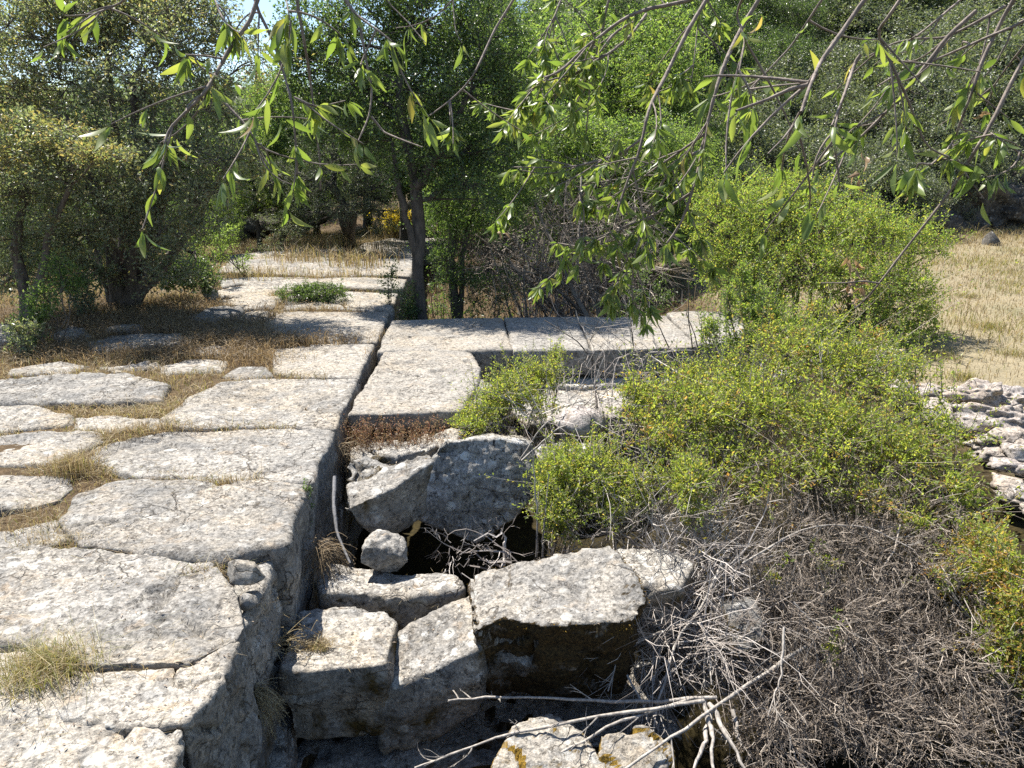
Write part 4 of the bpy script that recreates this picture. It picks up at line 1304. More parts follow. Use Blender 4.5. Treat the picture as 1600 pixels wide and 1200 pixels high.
cl = px_clumps([(760, 640, 5.4, 40, 25, .25), (800, 610, 5.6, 45, 35, .3), (850, 590, 5.8, 40, 28, .25), (740, 665, 5.2, 35, 16, .2), (840, 640, 5.5, 40, 25, .25, 500), (870, 560, 6.0, 20, 20, .15, 250)])
shrub(b, [b, b + np.array([.1, .05, .1])], cl, 800, 14, 'small bright green shrub growing beside the slab in front of the cross wall')
# tall upright shoots
b = Pd(1150, 640, 5.6)
b[2] = -.5
cl = px_clumps([(1140, 480, 6.0, 14, 40, .08), (1160, 440, 6.2, 16, 30, .08), (1180, 490, 6.1, 35, 40, .2), (1220, 510, 6.0, 40, 35, .2), (1110, 520, 5.9, 22, 30, .15), (1170, 540, 5.9, 45, 30, .2), (1260, 540, 5.8, 45, 30, .2), (1330, 560, 5.8, 50, 28, .2), (1380, 545, 6.2, 20, 35, .1, 300), (1400, 580, 5.6, 40, 22, .15)])
shrub(b, [b, b + np.array([.3, .1, 0]), b + np.array([.7, 0, 0])], cl, 1000, 17, 'upright bright green shoots standing in front of the big rounded bush', ll=.021, leaf=M['bright_green'], mats2=(M['yellow_green'], lambda c: .6), bark='twig_dark')
b = Pd(1580, 1080, 3.1)
b[2] = -.95
cl = px_clumps([(1560, 900, 3.3, 50, 50, .25), (1590, 960, 3.1, 40, 50, .2), (1560, 1010, 3.1, 40, 40, .2), (1600, 1050, 3.0, 40, 50, .2), (1540, 860, 3.5, 40, 40, .2), (1480, 900, 3.4, 45, 40, .2, 500)])
shrub(b, [b], cl, 900, 14, 'orange tinged shrub at the right edge of the picture', mats2=(M['orange_leaf'], lambda c: .4))


def add_shoots(owner, pts, h, leaf, stem, ll=.024, lean=.25, per=22):
    """upright leafy shoots as one more part of a shrub"""
    pts = np.asarray(pts)
    n = len(pts)
    hh = h * rng.uniform(.5, 1.25, n)[:, None]
    e = pts + nrm(np.array([0, 0, 1.]) + rng.normal(size=(n, 3)) * lean) * hh
    m_ = (pts + e) / 2 + rng.normal(size=(n, 3)) * .07 * hh
    T = bez(pts, m_, e, 7)
    g = MB()
    tubes(g, T, np.linspace(.003, .0009, 7)[None].repeat(n, 0), 4)
    g.build('shoot', stem, owner)['kind'] = 'stuff'
    tt = np.linspace(.18, 1.0, per)[None, :, None] + rng.normal(size=(n, per, 1)) * .012
    P = (pts[:, None] * (1 - tt) ** 2 + 2 * m_[:, None] * tt * (1 - tt) + e[:, None] * tt ** 2).reshape(-1, 3)
    ax = np.repeat(nrm(e - pts), per, 0)
    a = np.tile(np.arange(per) * 2.4, n) + np.repeat(rng.uniform(0, 6, n), per)
    x_ = nrm(np.cross(ax, np.array([1., .2, 0])))
    y_ = np.cross(ax, x_)
    D = ax * .65 + x_ * np.cos(a)[:, None] + y_ * np.sin(a)[:, None] + rvec(n * per) * .25
    L = ll * np.repeat(rng.uniform(.7, 1.25, n), per) * (1.15 - .5 * tt.reshape(-1)) * rng.uniform(.8, 1.2, n * per)
    g = MB()
    leaves(g, P, D, L, L * .45, .6)
    g.build('shoot_leaves', leaf, owner)['kind'] = 'stuff'


def find_thing(start):
    return [o for o in bpy.data.objects if o.get('label', '').startswith(start)][0]


def px_points(lst, n):
    out = []
    for k in range(n):
        x, y, Y, rx, ry = lst[k % len(lst)]
        out.append(Pd(x + rng.normal() * rx, y + rng.normal() * ry, Y + rng.normal() * .1))
    return out


ow = find_thing('wide yellow green shrub')
add_shoots(ow, px_points([(1010, 615, 4.9, 30, 12), (1080, 600, 5.1, 30, 12), (1160, 575, 5.2, 35, 14), (1240, 545, 5.4, 40, 14), (1330, 560, 5.2, 40, 16), (1410, 610, 4.8, 40, 18), (1480, 660, 4.4, 35, 20), (1200, 640, 4.6, 50, 20), (1320, 660, 4.5, 50, 22), (1100, 660, 4.6, 40, 20), (1240, 720, 4.3, 60, 24), (1400, 720, 4.2, 50, 22)], 150), .30, M['shrub'], M['twig_dark'])
add_shoots(find_thing('upright bright green shoots'), px_points([(1120, 560, 5.9, 12, 10), (1165, 550, 6.0, 20, 12), (1215, 555, 5.9, 20, 10), (1290, 580, 5.7, 25, 10), (1375, 590, 5.8, 15, 10), (1180, 500, 6.1, 20, 10)], 44), .55, M['bright_green'], M['twig_dark'], .03, .2, 28)
add_shoots(find_thing('large rounded yellow green'), px_points([(1130, 330, 9.4, 30, 12), (1200, 300, 9.6, 35, 10), (1290, 305, 9.6, 40, 10), (1370, 335, 9.5, 35, 12), (1440, 370, 9.3, 25, 12), (1160, 400, 8.7, 35, 25), (1260, 390, 8.6, 45, 25), (1350, 410, 8.6, 40, 25), (1420, 440, 8.7, 30, 25)], 130), .42, M['yellow_green'], M['twig_dark'], .04, .45, 24)
add_shoots(find_thing('smaller green shrub hanging'), px_points([(870, 730, 4.3, 25, 12), (930, 715, 4.35, 25, 12), (1000, 740, 4.2, 25, 12), (880, 790, 4.1, 20, 14)], 36), .22, M['shrub'], M['twig_dark'], .022, .5, 20)
add_shoots(find_thing('small bright green shrub growing'), px_points([(760, 630, 5.4, 20, 8), (800, 600, 5.6, 20, 10), (850, 580, 5.8, 20, 10)], 30), .26, M['shrub'], M['twig_dark'], .024, .4, 20)


# ---- dead brush: dense masses of bare grey twigs
def brush(name, label, cat, base, cl, n, twig_r, mats, roots, flakes=0, length=.3, k=5, group=None, sides=3, shell=.35, arch=.1, branchlets=2):
    t = thing(name, label, cat, base, group)
    mb, lb = MB(), MB()
    W = np.array([c[2] for c in cl], float)
    cnt = np.maximum((W / W.sum() * n).astype(int), 4)
    roots = np.array([np.asarray(r) for r in roots])
    for (c, r, *_), m in zip(cl, cnt):
        c = np.asarray(c)
        r = np.asarray(r)
        # main canes from a root to the clump
        nm = max(2, m // 13)
        E = ell_points(c, r, nm, .4)
        S = roots[rng.integers(0, len(roots), nm)] + rng.normal(size=(nm, 3)) * .04
        Mi = (S + E) / 2 + np.array([0, 0, arch]) + rng.normal(size=(nm, 3)) * .1
        C = bez(S, Mi, E, 8)
        C[:, 1:-1] += rng.normal(size=(nm, 6, 3)) * .012
        tubes(mb, C, np.linspace(twig_r * 2.6, twig_r * .9, 8)[None] * np.exp(rng.normal(size=(nm, 1)) * .45), 4)
        P0 = ell_points(c, r, m, shell)
        d = nrm((P0 - c) / r + rvec(m) * .9 + np.array([0, 0, -.15]))
        L = length * rng.uniform(.4, 1.3, m)[:, None]
        P1 = P0 + d * L
        Mi = (P0 + P1) / 2 + rng.normal(size=(m, 3)) * .12 * L
        T = bez(P0, Mi, P1, k)
        T[:, 1:-1] += rng.normal(size=(m, k - 2, 3)) * .006
        tubes(mb, T, np.linspace(twig_r, twig_r * .4, k)[None] * rng.uniform(.6, 1.4, (m, 1)), sides)
        for _ in range(branchlets):
            j = rng.integers(1, k - 1, m)
            q = T[np.arange(m), j]
            d2 = nrm(d + rvec(m) * .9)
            q1 = q + d2 * L * rng.uniform(.2, .55, (m, 1))
            tubes(mb, np.stack([q, (q + q1) / 2 + rng.normal(size=(m, 3)) * .01, q1], 1), np.array([[.55, .45, .25]]).repeat(m, 0) * twig_r, 3)
            if flakes:
                f = int(flakes)
                tt = rng.random((m, f, 1))
                pp = (q[:, None] * (1 - tt) + q1[:, None] * tt).reshape(-1, 3) + rng.normal(size=(m * f, 3)) * .004
                ll = rng.uniform(.005, .011, m * f)
                leaves(lb, pp, rvec(m * f), ll, ll * .5, 0.2)
    mb.build('branch', mats[0], t)
    if flakes: lb.build('dry_buds', mats[1], t)['kind'] = 'stuff'
    return t


b = Pd(1350, 1150, 3.0)
b[2] = -1.15
cl = px_clumps([(1230, 850, 3.75, 90, 55, .25), (1320, 870, 3.7, 90, 55, .25), (1410, 880, 3.6, 90, 60, .25), (1490, 930, 3.4, 70, 60, .25), (1210, 960, 3.35, 60, 70, .22), (1290, 980, 3.3, 90, 70, .25), (1380, 1000, 3.25, 90, 70, .25),
                (1470, 1040, 3.1, 80, 70, .25), (1250, 1090, 3.0, 90, 60, .2), (1350, 1110, 2.95, 90, 60, .2), (1450, 1150, 2.85, 90, 60, .2), (1550, 1130, 2.9, 70, 60, .2), (1200, 1160, 2.85, 60, 60, .2), (1150, 800, 4.0, 60, 50, .25, 2000), (1230, 780, 4.15, 90, 45, .35, 4200), (1330, 785, 4.1, 90, 45, .35, 4200), (1180, 740, 4.3, 80, 40, .3, 2500), (1280, 735, 4.35, 80, 35, .3, 2500), (1420, 810, 3.8, 80, 40, .3, 2500), (1060, 770, 4.2, 70, 40, .3, 2000), (1360, 730, 4.25, 80, 35, .3, 1500), (1450, 780, 4.0, 70, 40, .3, 1500), (950, 760, 4.3, 60, 35, .3, 1200), (1060, 715, 4.4, 60, 35, .3, 1000), (1200, 720, 4.3, 80, 35, .3, 1200), (1540, 1010, 3.2, 60, 60, .2, 2500)])
brush('dead_shrub', 'dense grey mass of dead fine twigs filling the lower right corner', 'dead bush', b, cl, 5400, .002, (M['twig_dark'], M['flake']), [b + np.array([dx, dy, 0]) for dx, dy in ((-.3, .4), (0, .5), (.3, .6), (-.4, .8))], flakes=6, length=.15, k=4)
b = Pd(1110, 960, 3.6)
b[2] = -1.0
cl = px_clumps([(1010, 830, 4.0, 70, 40, .2), (940, 850, 4.05, 60, 30, .2, 1200), (1080, 850, 3.9, 60, 50, .25), (1060, 930, 3.6, 60, 60, .25), (1120, 900, 3.7, 50, 60, .25), (1030, 1000, 3.35, 60, 50, .2), (1110, 1010, 3.3, 50, 60, .2)])
brush('dead_shrub', 'loose tangle of bleached bare twigs right of the mossy block', 'dead bush', b, cl, 800, .0027, (M['twig'], M['flake']), [b, b + np.array([.08, .1, .1]), b + np.array([-.1, .2, .1])], length=.38, k=6, branchlets=3)
b = Pd(920, 700, 5.0)
b[2] = -.7
cl = px_clumps([(960, 600, 5.4, 60, 60, .3), (900, 640, 5.1, 60, 40, .3), (850, 660, 4.9, 45, 40, .25), (1000, 560, 5.6, 40, 50, .3), (950, 690, 4.8, 60, 40, .3, 1400), (960, 540, 5.8, 60, 40, .3, 900)])
brush('dead_shrub', 'thin grey twigs arching out of the hollow before the cross wall', 'dead bush', b, cl, 210, .0028, (M['twig'], M['flake']), [b, b + np.array([.15, .1, .1])], length=.45, k=6, branchlets=2, arch=.25)
b = Pd(900, 490, 10.2)
b[2] = -.95
cl = px_clumps([(850, 440, 10.4, 60, 35, .6), (920, 430, 10.6, 70, 45, .7), (990, 430, 10.5, 50, 45, .6), (800, 430, 10.6, 50, 45, .5), (900, 370, 11, 70, 40, .6), (960, 360, 11, 50, 40, .5), (860, 340, 11.2, 60, 40, .6), (760, 400, 11, 50, 60, .5), (940, 290, 11.5, 60, 40, .6, 1500)])
brush('dead_shrub', 'heap of grey dead brushwood in the shade behind the cross wall', 'dead bush', b, cl, 1300, .005, (M['twig_dark'], M['flake']), [b + np.array([dx, 0, 0]) for dx in (-.6, 0, .5)], length=.5, k=5, branchlets=3)
b = Pd(760, 870, 3.85)
b[2] = -.62
cl = px_clumps([(720, 870, 3.8, 40, 25, .12), (770, 850, 3.85, 35, 25, .12), (700, 850, 3.85, 20, 20, .1, 300)])
brush('dead_shrub', 'small bundle of bleached twigs lying above the tilted block', 'dead bush', b, cl, 46, .0026, (M['twig'], M['flake']), [Pd(800, 885, 3.8), Pd(780, 890, 3.8)], length=.16, k=5, branchlets=2)


# ---- separate sticks
def stick(pts, r, label, mat='stick', group='bare fallen branches at the bottom of the pit', side=0, name='dead_branch', cat='branch'):
    P = np.array(pts)
    n = 14
    tt = np.linspace(0, len(P) - 1, n)
    Q = np.stack([np.interp(tt, np.arange(len(P)), P[:, c]) for c in range(3)], 1)
    Q[1:-1] = (Q[:-2] + 2 * Q[1:-1] + Q[2:]) / 4
    Q[1:-1] += rng.normal(size=(n - 2, 3)) * r * (.35 if mat != 'stick_blue' else .06)
    mb = MB()
    rr = np.linspace(r, r * .45, n) * rng.uniform(.85, 1.15, n)
    tubes(mb, Q, rr, 7)
    ob = mb.build(name, M[mat], None, Q.mean(0), smooth=True)
    tag(ob, label, cat, group)
    if side:
        for _ in range(side):
            tw = MB()
            j = rng.integers(3, n - 1)
            d = nrm((Q[-1] - Q[0])[None])[0] + rng.normal(size=3) * .6
            L = rng.uniform(.06, .22)
            e = Q[j] + nrm(d[None])[0] * L
            S = bez(Q[j][None], ((Q[j] + e) / 2 + rng.normal(size=3) * .02)[None], e[None], 6)
            tubes(tw, S, np.linspace(r * .4, r * .12, 6)[None], 4)
            for q in range(2):
                d3 = nrm((d + rng.normal(size=3) * .8)[None])[0]
                s0 = S[0, rng.integers(2, 5)]
                tubes(tw, np.stack([s0, s0 + d3 * L * .25 + rng.normal(size=3) * .006, s0 + d3 * L * .45])[None], np.array([[.2, .17, .08]]) * r, 3)
            tw.build('twig', M[mat], ob)
    return ob


stick([Pd(523, 745, 4.25), Pd(521, 790, 4.05), Pd(527, 835, 3.9), Pd(547, 880, 3.75)], .013, 'curved blue grey stick leaning in the corner below the terrace face', 'stick_blue', None)
stick([Pd(1120, 1090, 2.95), Pd(980, 1098, 2.95), Pd(880, 1090, 2.95), Pd(760, 1090, 2.95), Pd(700, 1095, 2.9)], .009, 'long bleached branch lying level from the knot towards the left', side=5)
stick([Pd(1100, 1095, 2.9), Pd(1000, 1110, 2.85), Pd(880, 1130, 2.8), Pd(780, 1150, 2.75), Pd(690, 1185, 2.7), Pd(648, 1200, 2.66)], .0085, 'bleached branch sloping down to the bottom edge left of the white stone', side=6)
stick([Pd(1085, 1090, 2.95), Pd(960, 1130, 2.8), Pd(880, 1175, 2.7), Pd(820, 1215, 2.6)], .0075, 'thin grey branch crossing over the white stone', side=4)
stick([Pd(1260, 1010, 3.2), Pd(1160, 1075, 3.0), Pd(1080, 1130, 2.8), Pd(1010, 1180, 2.65), Pd(930, 1230, 2.5)], .010, 'thick grey branch running down from the knot to the yellow mossy stone', side=4)
stick([Pd(1100, 1095, 2.95), Pd(1112, 1140, 2.8), Pd(1115, 1220, 2.6)], .013, 'pale upright branch leaving the bottom edge below the knot', side=1)
stick([Pd(1108, 1100, 2.93), Pd(1135, 1150, 2.75), Pd(1175, 1215, 2.6)], .012, 'pale forked branch leaning right below the knot', side=2)
stick([Pd(1112, 1110, 2.95), Pd(1100, 1160, 2.75), Pd(1080, 1215, 2.6)], .013, 'brown peeling branch left of the pale upright one', side=0)
stick([Pd(1145, 1110, 2.95), Pd(1158, 1165, 2.8)], .012, 'short broken branch stub right of the knot', side=0)
stick([Pd(1128, 880, 3.6), Pd(1100, 945, 3.4), Pd(1060, 990, 3.25), Pd(1040, 1060, 3.05), Pd(1020, 1130, 2.9), Pd(1018, 1215, 2.6)], .008, 'long thin branch hanging from the brush down to the bottom edge', side=5)
stick([Pd(1095, 950, 3.4), Pd(1030, 990, 3.3), Pd(970, 1010, 3.2), Pd(950, 1080, 3.05)], .007, 'forked thin branch hanging over the moss of the big block', side=6)
stick([Pd(1040, 890, 3.6), Pd(1000, 950, 3.45), Pd(968, 1020, 3.25), Pd(950, 1080, 3.1)], .006, 'thin twiggy branch slanting across the right end of the mossy block', side=5)
stick([Pd(1090, 960, 3.4), Pd(1105, 1000, 3.25), Pd(1112, 1070, 3.05)], .008, 'pale bare branch standing upright above the knot', side=4)
stick([Pd(980, 1055, 3.1), Pd(1005, 1100, 2.95), Pd(1020, 1150, 2.8)], .006, 'short pale branch crossing the level branch', side=1)
stick([Pd(1225, 980, 3.1), Pd(1220, 1060, 2.95), Pd(1200, 1120, 2.8)], .006, 'bare branch forking across the left of the dead twig mass', side=6, group=None)
stick([Pd(1240, 940, 3.2), Pd(1285, 990, 3.1)], .004, 'short bare branch on the upper dead twig mass', side=4, group=None)
stick([Pd(1160, 880, 3.5), Pd(1260, 822, 3.7), Pd(1350, 820, 3.7), Pd(1430, 860, 3.5)], .005, 'arched bleached branch curving over the top of the dead twig mass', side=4, group=None)
for (xa, ya, xm, ym, xb, yb_, Y, lb) in [(800, 740, 850, 660, 915, 640, 4.8, 'upper of two arching grey canes before the pale rounded stone'), (815, 720, 870, 670, 930, 645, 4.75, 'lower of two arching grey canes before the pale rounded stone'),
                                        (838, 870, 840, 800, 832, 700, 4.0, 'upright grey stem at the left edge of the brush'), (848, 870, 850, 820, 858, 740, 4.0, 'second upright grey stem at the left edge of the brush'),
                                        (1085, 560, 1075, 500, 1077, 370, 6.2, 'tall bare dark stem rising before the big bush'), (1055, 565, 1030, 510, 1008, 470, 6.1, 'bare dark stem leaning left over the cross wall'), (1095, 560, 1085, 520, 1072, 490, 6.1, 'short dark stem beside the tall bare stem'),
                                        (940, 580, 900, 530, 850, 500, 6.0, 'thin bare twig leaning left over the cross wall'), (990, 540, 985, 500, 1000, 480, 6.2, 'hooked thin twig before the cross wall'), (1290, 640, 1285, 590, 1280, 540, 5.0, 'dark leafy stem in front of the rubble wall')]:
    stick([Pd(xa, ya, Y), Pd(xm, ym, Y), Pd(xb, yb_, Y + .1)], .006 if Y > 5.5 else .007, lb, 'bark' if Y > 5.5 else 'stick', None, side=2, name='bare_stem', cat='stem')

# ------------------------------------------------------------------ dry grass
def in_poly(px, py, poly):
    inside = np.zeros(len(px), bool)
    j = len(poly) - 1
    for i in range(len(poly)):
        xi, yi = poly[i]
        xj, yj = poly[j]
        c = ((yi > py) != (yj > py)) & (px < (xj - xi) * (py - yi) / (yj - yi + 1e-12) + xi)
        inside ^= c
        j = i
    return inside


def on_slab(x, y, shrink=0.04):
    hit = np.zeros(len(x), bool)
    for p in slab_polys:
        c = p.mean(0)
        q = c + (p - c) * (1 - shrink)
        hit |= in_poly(x, y, q)
    return hit


# in the joints of the terrace
n = 270000
yy = 1.6 + 18 * rng.random(n) ** 1.7
xx = -9 + rng.random(n) * 9.5
m_ = 70000
yy = np.concatenate([yy, rng.uniform(1.6, 5.5, m_)])
xx = np.concatenate([xx, rng.uniform(-4.6, 0, m_)])
uu, vv = uv_of(xx, yy)
keep = (uu < -0.05) & (np.abs(xx) < yy * .75 + .6)
xx, yy, uu, vv = xx[keep], yy[keep], uu[keep], vv[keep]
keep = ~on_slab(xx, yy)
P3 = np.stack([xx, yy, np.zeros(len(xx))], 1)
dn = fbm(P3 * 1.3, 70, 3)
keep &= (dn > -.55 + .9 * (rng.random(len(xx)) - .5))
xx, yy, dn = xx[keep], yy[keep], dn[keep]
zz = ground_h(xx, yy) - .004
P3 = np.stack([xx, yy, zz], 1)
hh = (.035 + .05 * rng.random(len(xx))) * (1 + .6 * dn) * np.clip(.75 + yy * .05, .8, 1.8)
g = MB()
sel = rng.random(len(xx))
for mi, (a, bb) in enumerate(((0, .5), (.5, .88), (.88, 1))):
    s = (sel >= a) & (sel < bb)
    blades(g, P3[s], hh[s], .0022 + .0004 * yy[s], 1.1, mi)
o = g.build('dry_grass', [M['straw'], M['straw_brown'], M['grass_green']])
tag(o, 'short dry grass and weeds growing in the joints between the terrace slabs', 'grass', kind='stuff')
# brown weeds under and before the oak
g = MB()
n = 16000
px_, py_ = rng.uniform(-40, 560, n), 470 + 110 * rng.random(n)
c_ = np.exp(-((px_ - 300) / 230) ** 2 - ((py_ - 525) / 38) ** 2)
k_ = rng.random(n) < c_ * 1.1
pts = np.array([Pz(a, b_, -.03) for a, b_ in zip(px_[k_], py_[k_])])
dn = fbm(pts * 1.1, 88, 3)
pts = pts[dn > -.25]
pts = (pts[:, None] + rng.normal(size=(len(pts), 3, 3)) * np.array([.05, .05, 0])).reshape(-1, 3)
pts = pts[~on_slab(pts[:, 0], pts[:, 1], .12)]
blades(g, pts, rng.uniform(.07, .2, len(pts)), .006, .8, 0)
fl = pts[rng.random(len(pts)) < .8] + np.array([0, 0, 1]) * rng.uniform(.03, .16, (int(0), 1)) if False else pts
leaves(g, pts + np.stack([rng.normal(size=len(pts)) * .03, rng.normal(size=len(pts)) * .03, rng.uniform(.02, .15, len(pts))], 1), rvec(len(pts)), .022, .01, .3, 0)
o = g.build('dry_weeds', [M['straw_brown']])
tag(o, 'brown dead weeds in the shade before the oak', 'weeds', kind='stuff')
# meadow
g = MB()
n = 90000
yy = 5 + 17 * rng.random(n) ** 1.15
xx = 2.0 + rng.random(n) * 14
uu, vv = uv_of(xx, yy)
keep = (uu > 4.5) & (vv < 20.5) & (xx < yy * .78 + .8)
xx, yy = xx[keep], yy[keep]
P3 = np.stack([xx, yy, ground_h(xx, yy)], 1)
dn = fbm(P3 * .8, 90, 3)
sel = rng.random(len(xx)) + .45 * dn
k_ = rng.random(len(xx)) < np.clip(.75 + .8 * fbm(P3 * .45, 95, 3), .12, 1)
xx, yy, P3, dn, sel = xx[k_], yy[k_], P3[k_], dn[k_], sel[k_]
hh = (.05 + .10 * rng.random(len(xx)) ** 2) * (1 + .5 * dn) * (1 + 1.3 * np.clip(yy - 16.5, 0, 3) / 3)
for mi, (a, bb) in enumerate(((-1, .62), (.62, .86), (.86, 2))):
    s = (sel >= a) & (sel < bb)
    blades(g, P3[s], hh[s], .004 + .0003 * yy[s], .8, mi)
o = g.build('meadow_grass', [M['straw'], M['straw_brown'], M['grass_green']])
tag(o, 'sparse dry straw coloured meadow grass on the right', 'grass', kind='stuff')
# leaf litter / low undergrowth on the slope
g = MB()
n = 26000
yy = 8.9 + 22 * rng.random(n) ** 1.2
xx = rng.uniform(-14, 16, n)
uu, vv = uv_of(xx, yy)
keep = ((uu > .2) & ((uu < 5) | (vv > 20.5)) & (vv > 8.8)) | ((uu < -4.5) & (vv > 10)) | ((vv > 20.5))
xx, yy = xx[keep], yy[keep]
P3 = np.stack([xx, yy, ground_h(xx, yy)], 1)
blades(g, P3, rng.uniform(.08, .4, len(xx)), .015, .6, 0)
leaves(g, P3 + np.stack([np.zeros(len(xx)), np.zeros(len(xx)), rng.uniform(.0, .3, len(xx))], 1), rvec(len(xx)), .07, .035, .5, 1)
o = g.build('undergrowth', [M['straw_brown'], M['dark_green']])
tag(o, 'low tangled undergrowth beneath the trees', 'undergrowth', kind='stuff')


from mathutils.bvhtree import BVHTree
lv, lf, nb_ = [], [], 0
for o in list(bpy.data.objects):
    if o.type == 'MESH' and o.name.split('.')[0] in ('stone_slab', 'fallen_block', 'stone_block'):
        off = np.array(o.location) + (np.array(o.parent.location) if o.parent else 0)
        if off[1] > 8 or off[2] < -.75: continue
        v_, _ = mesh_arrays(o.data)
        nl_ = len(o.data.loops)
        li = np.empty(nl_, np.int32)
        o.data.loops.foreach_get('vertex_index', li)
        lv.append(v_ + off)
        lf.append(li.reshape(-1, 4) + nb_)
        nb_ += len(v_)
bvh = BVHTree.FromPolygons(np.concatenate(lv).tolist(), np.concatenate(lf).tolist())
n = 9000
yy = 1.7 + 5.5 * rng.random(n) ** 1.2
xx = rng.uniform(-4.5, 1.2, n)
dn = fbm(np.stack([xx, yy, np.zeros(n)], 1) * 2.3, 400, 3)
k_ = dn + .35 * rng.random(n) > .25
hit = []
for x, y in zip(xx[k_], yy[k_]):
    h_ = bvh.ray_cast(Vector((x, y, 1)), Vector((0, 0, -1)))
    if h_[0] is not None and h_[1].z > .55: hit.append(tuple(h_[0]))
hit = np.array(hit) + [0, 0, .003]
hit = np.repeat(hit, 2, 0) + rng.normal(size=(len(hit) * 2, 3)) * np.array([.012, .012, .001])
flat = rvec(len(hit)) * np.array([1, 1, .12])
g = MB()
a = rng.random(len(hit)) < .45
leaves(g, hit[a], flat[a], rng.uniform(.008, .022, a.sum()), .006, 3, 0)
leaves(g, hit[~a], flat[~a], rng.uniform(.02, .07, (~a).sum()), .0016, 3, 1)
tag(g.build('leaf_litter', [M['flake'], M['straw']]), 'scattered dry leaf litter and straw bits lying on the stones', 'litter', kind='stuff')


def tuft(loc, n, h, spread, mats, label, lean=.7, w=.003, cat='grass tuft', name='grass_tuft', group=None, split=(.5, .85), curl=.6):
    loc = np.asarray(loc)
    g = MB()
    a = rng.normal(size=(n, 3)) * np.array([spread, spread * .8, 0])
    hh = h * rng.uniform(.45, 1.1, n)
    s = rng.random(n)
    for mi, m_ in enumerate(mats):
        lo = 0 if mi == 0 else split[mi - 1]
        hi = split[mi] if mi < len(mats) - 1 else 1.01
        k = (s >= lo) & (s < hi)
        blades(g, loc + a[k], hh[k], w, lean, mi, curl)
    return tag(g.build(name, mats, None, loc), label, cat, group)


GM = [M['straw'], M['straw_brown'], M['grass_green']]
tuft(Pz(70, 1052, 0.0), 900, .13, .085, [M['grass_green'], M['straw'], M['straw_brown']], 'spreading greenish grass tuft in the crack of the nearest slab', .9, .0022)
tuft(Pz(110, 745, -.03), 420, .2, .06, GM, 'tall pale grass tuft in the joint at the left of the slabs', .5, .003)
tuft(Pz(330, 900, -.02), 240, .07, .07, [M['straw_brown'], M['straw'], M['grass_green']], 'brown weeds in the joint beside the loose rim stone', .9, .0025)
tuft(Pz(378, 958, -.12), 260, .10, .035, [M['straw'], M['straw_brown'], M['grass_green']], 'tawny weed growing on the rim of the terrace', .7, .0022)
tuft(Pz(95, 850, -.04), 500, .08, .12, GM, 'dry grass patch in front of the second slab from below', .9, .0025)
tuft(Pz(60, 815, -.04), 500, .09, .12, [M['straw_brown'], M['straw'], M['grass_green']], 'brown weed patch at the left between two slabs', .9, .0025)
tuft(Pz(250, 745, -.03), 260, .07, .09, [M['straw_brown'], M['straw'], M['grass_green']], 'brown weeds in the joint behind the third slab', .9, .0025)
for (x, y, n_, h, sx, lb) in [(505, 393, 420, .62, .35, 'clump of tall golden straw before the juniper'), (470, 410, 260, .42, .3, 'pale straw clump left of the tall golden straw'), (560, 418, 360, .42, .3, 'golden straw clump on the slab right of the tall straw'), (590, 398, 200, .5, .25, 'tall thin straw behind the golden clump'),
                              (400, 432, 420, .22, .5, 'low dry grass patch in the middle of the far terrace'), (545, 436, 240, .2, .3, 'short straw patch on the far slabs'), (300, 425, 200, .25, .3, 'pale grass at the foot of the bright sapling')]:
    tuft(Pz(x, y, 0), n_, h, sx, GM, lb, .35, .008)
for (x, y, n_, h, sx, lb) in [(560, 526, 300, .07, .2, 'golden dry grass strip in the joint behind the fifth slab'), (470, 525, 420, .09, .25, 'orange brown grass in the joint before the dark cushion bush'), (420, 560, 300, .1, .2, 'brown weed tuft left of the short smooth slab'),
                              (500, 492, 240, .06, .2, 'thin dry grass just below the dark cushion bush'), (390, 520, 300, .18, .15, 'brown bushy weed in the sun before the oak shade')]:
    tuft(Pz(x, y, -.03), n_, h, sx, [M['straw'], M['straw_brown'], M['straw_brown']], lb, .8, .005)
for k_, (x, y, w_) in enumerate([(1570, 440, .22), (1590, 455, .2), (1510, 470, .12), (1540, 520, .1), (1580, 560, .12), (1470, 560, .14), (1500, 600, .1), (1590, 410, .25)]):
    p_ = Pz(x, y, MEADOW_Z)
    p_[2] = float(ground_h(np.array([p_[0]]), np.array([p_[1]]))[0])
    tuft(p_, 160, .13, w_, [M['grass_green'], M['straw'], M['grass_green']], 'low grey green weed in the dry meadow, ' + ['at the right edge', 'just below the rightmost weed', 'half way to the bush', 'in the middle of the slope', 'near the right edge before the rubble', 'in the shade of the large bush', 'beside the rubble stones', 'near the top right of the meadow'][k_], .8, .006, 'weed', 'meadow_weed', 'weeds in the meadow')
# straw on the terrace face
def hang(loc, n, L, spread, mat, label, down=.7, out=(.5, -.3, 0), name='grass_tuft', cat='grass tuft', w=.0016):
    loc = np.asarray(loc)
    s = loc + rng.normal(size=(n, 3)) * spread
    d = nrm(np.asarray(out) + rng.normal(size=(n, 3)) * .45 + np.array([0, 0, .2]))
    e = s + d * (L * rng.uniform(.5, 1.1, n))[:, None] + np.array([0, 0, -down * L]) * rng.uniform(.5, 1.2, (n, 1))
    m_ = s + d * (L * .55)
    T = bez(s, m_, e, 6)
    g = MB()
    tubes(g, T, np.linspace(w, w * .4, 6)[None].repeat(n, 0), 3)
    q = T[:, 4:].reshape(-1, 3)
    leaves(g, q, rvec(len(q)), .012, .005, .2)
    return tag(g.build(name, mat, None, loc), label, cat)


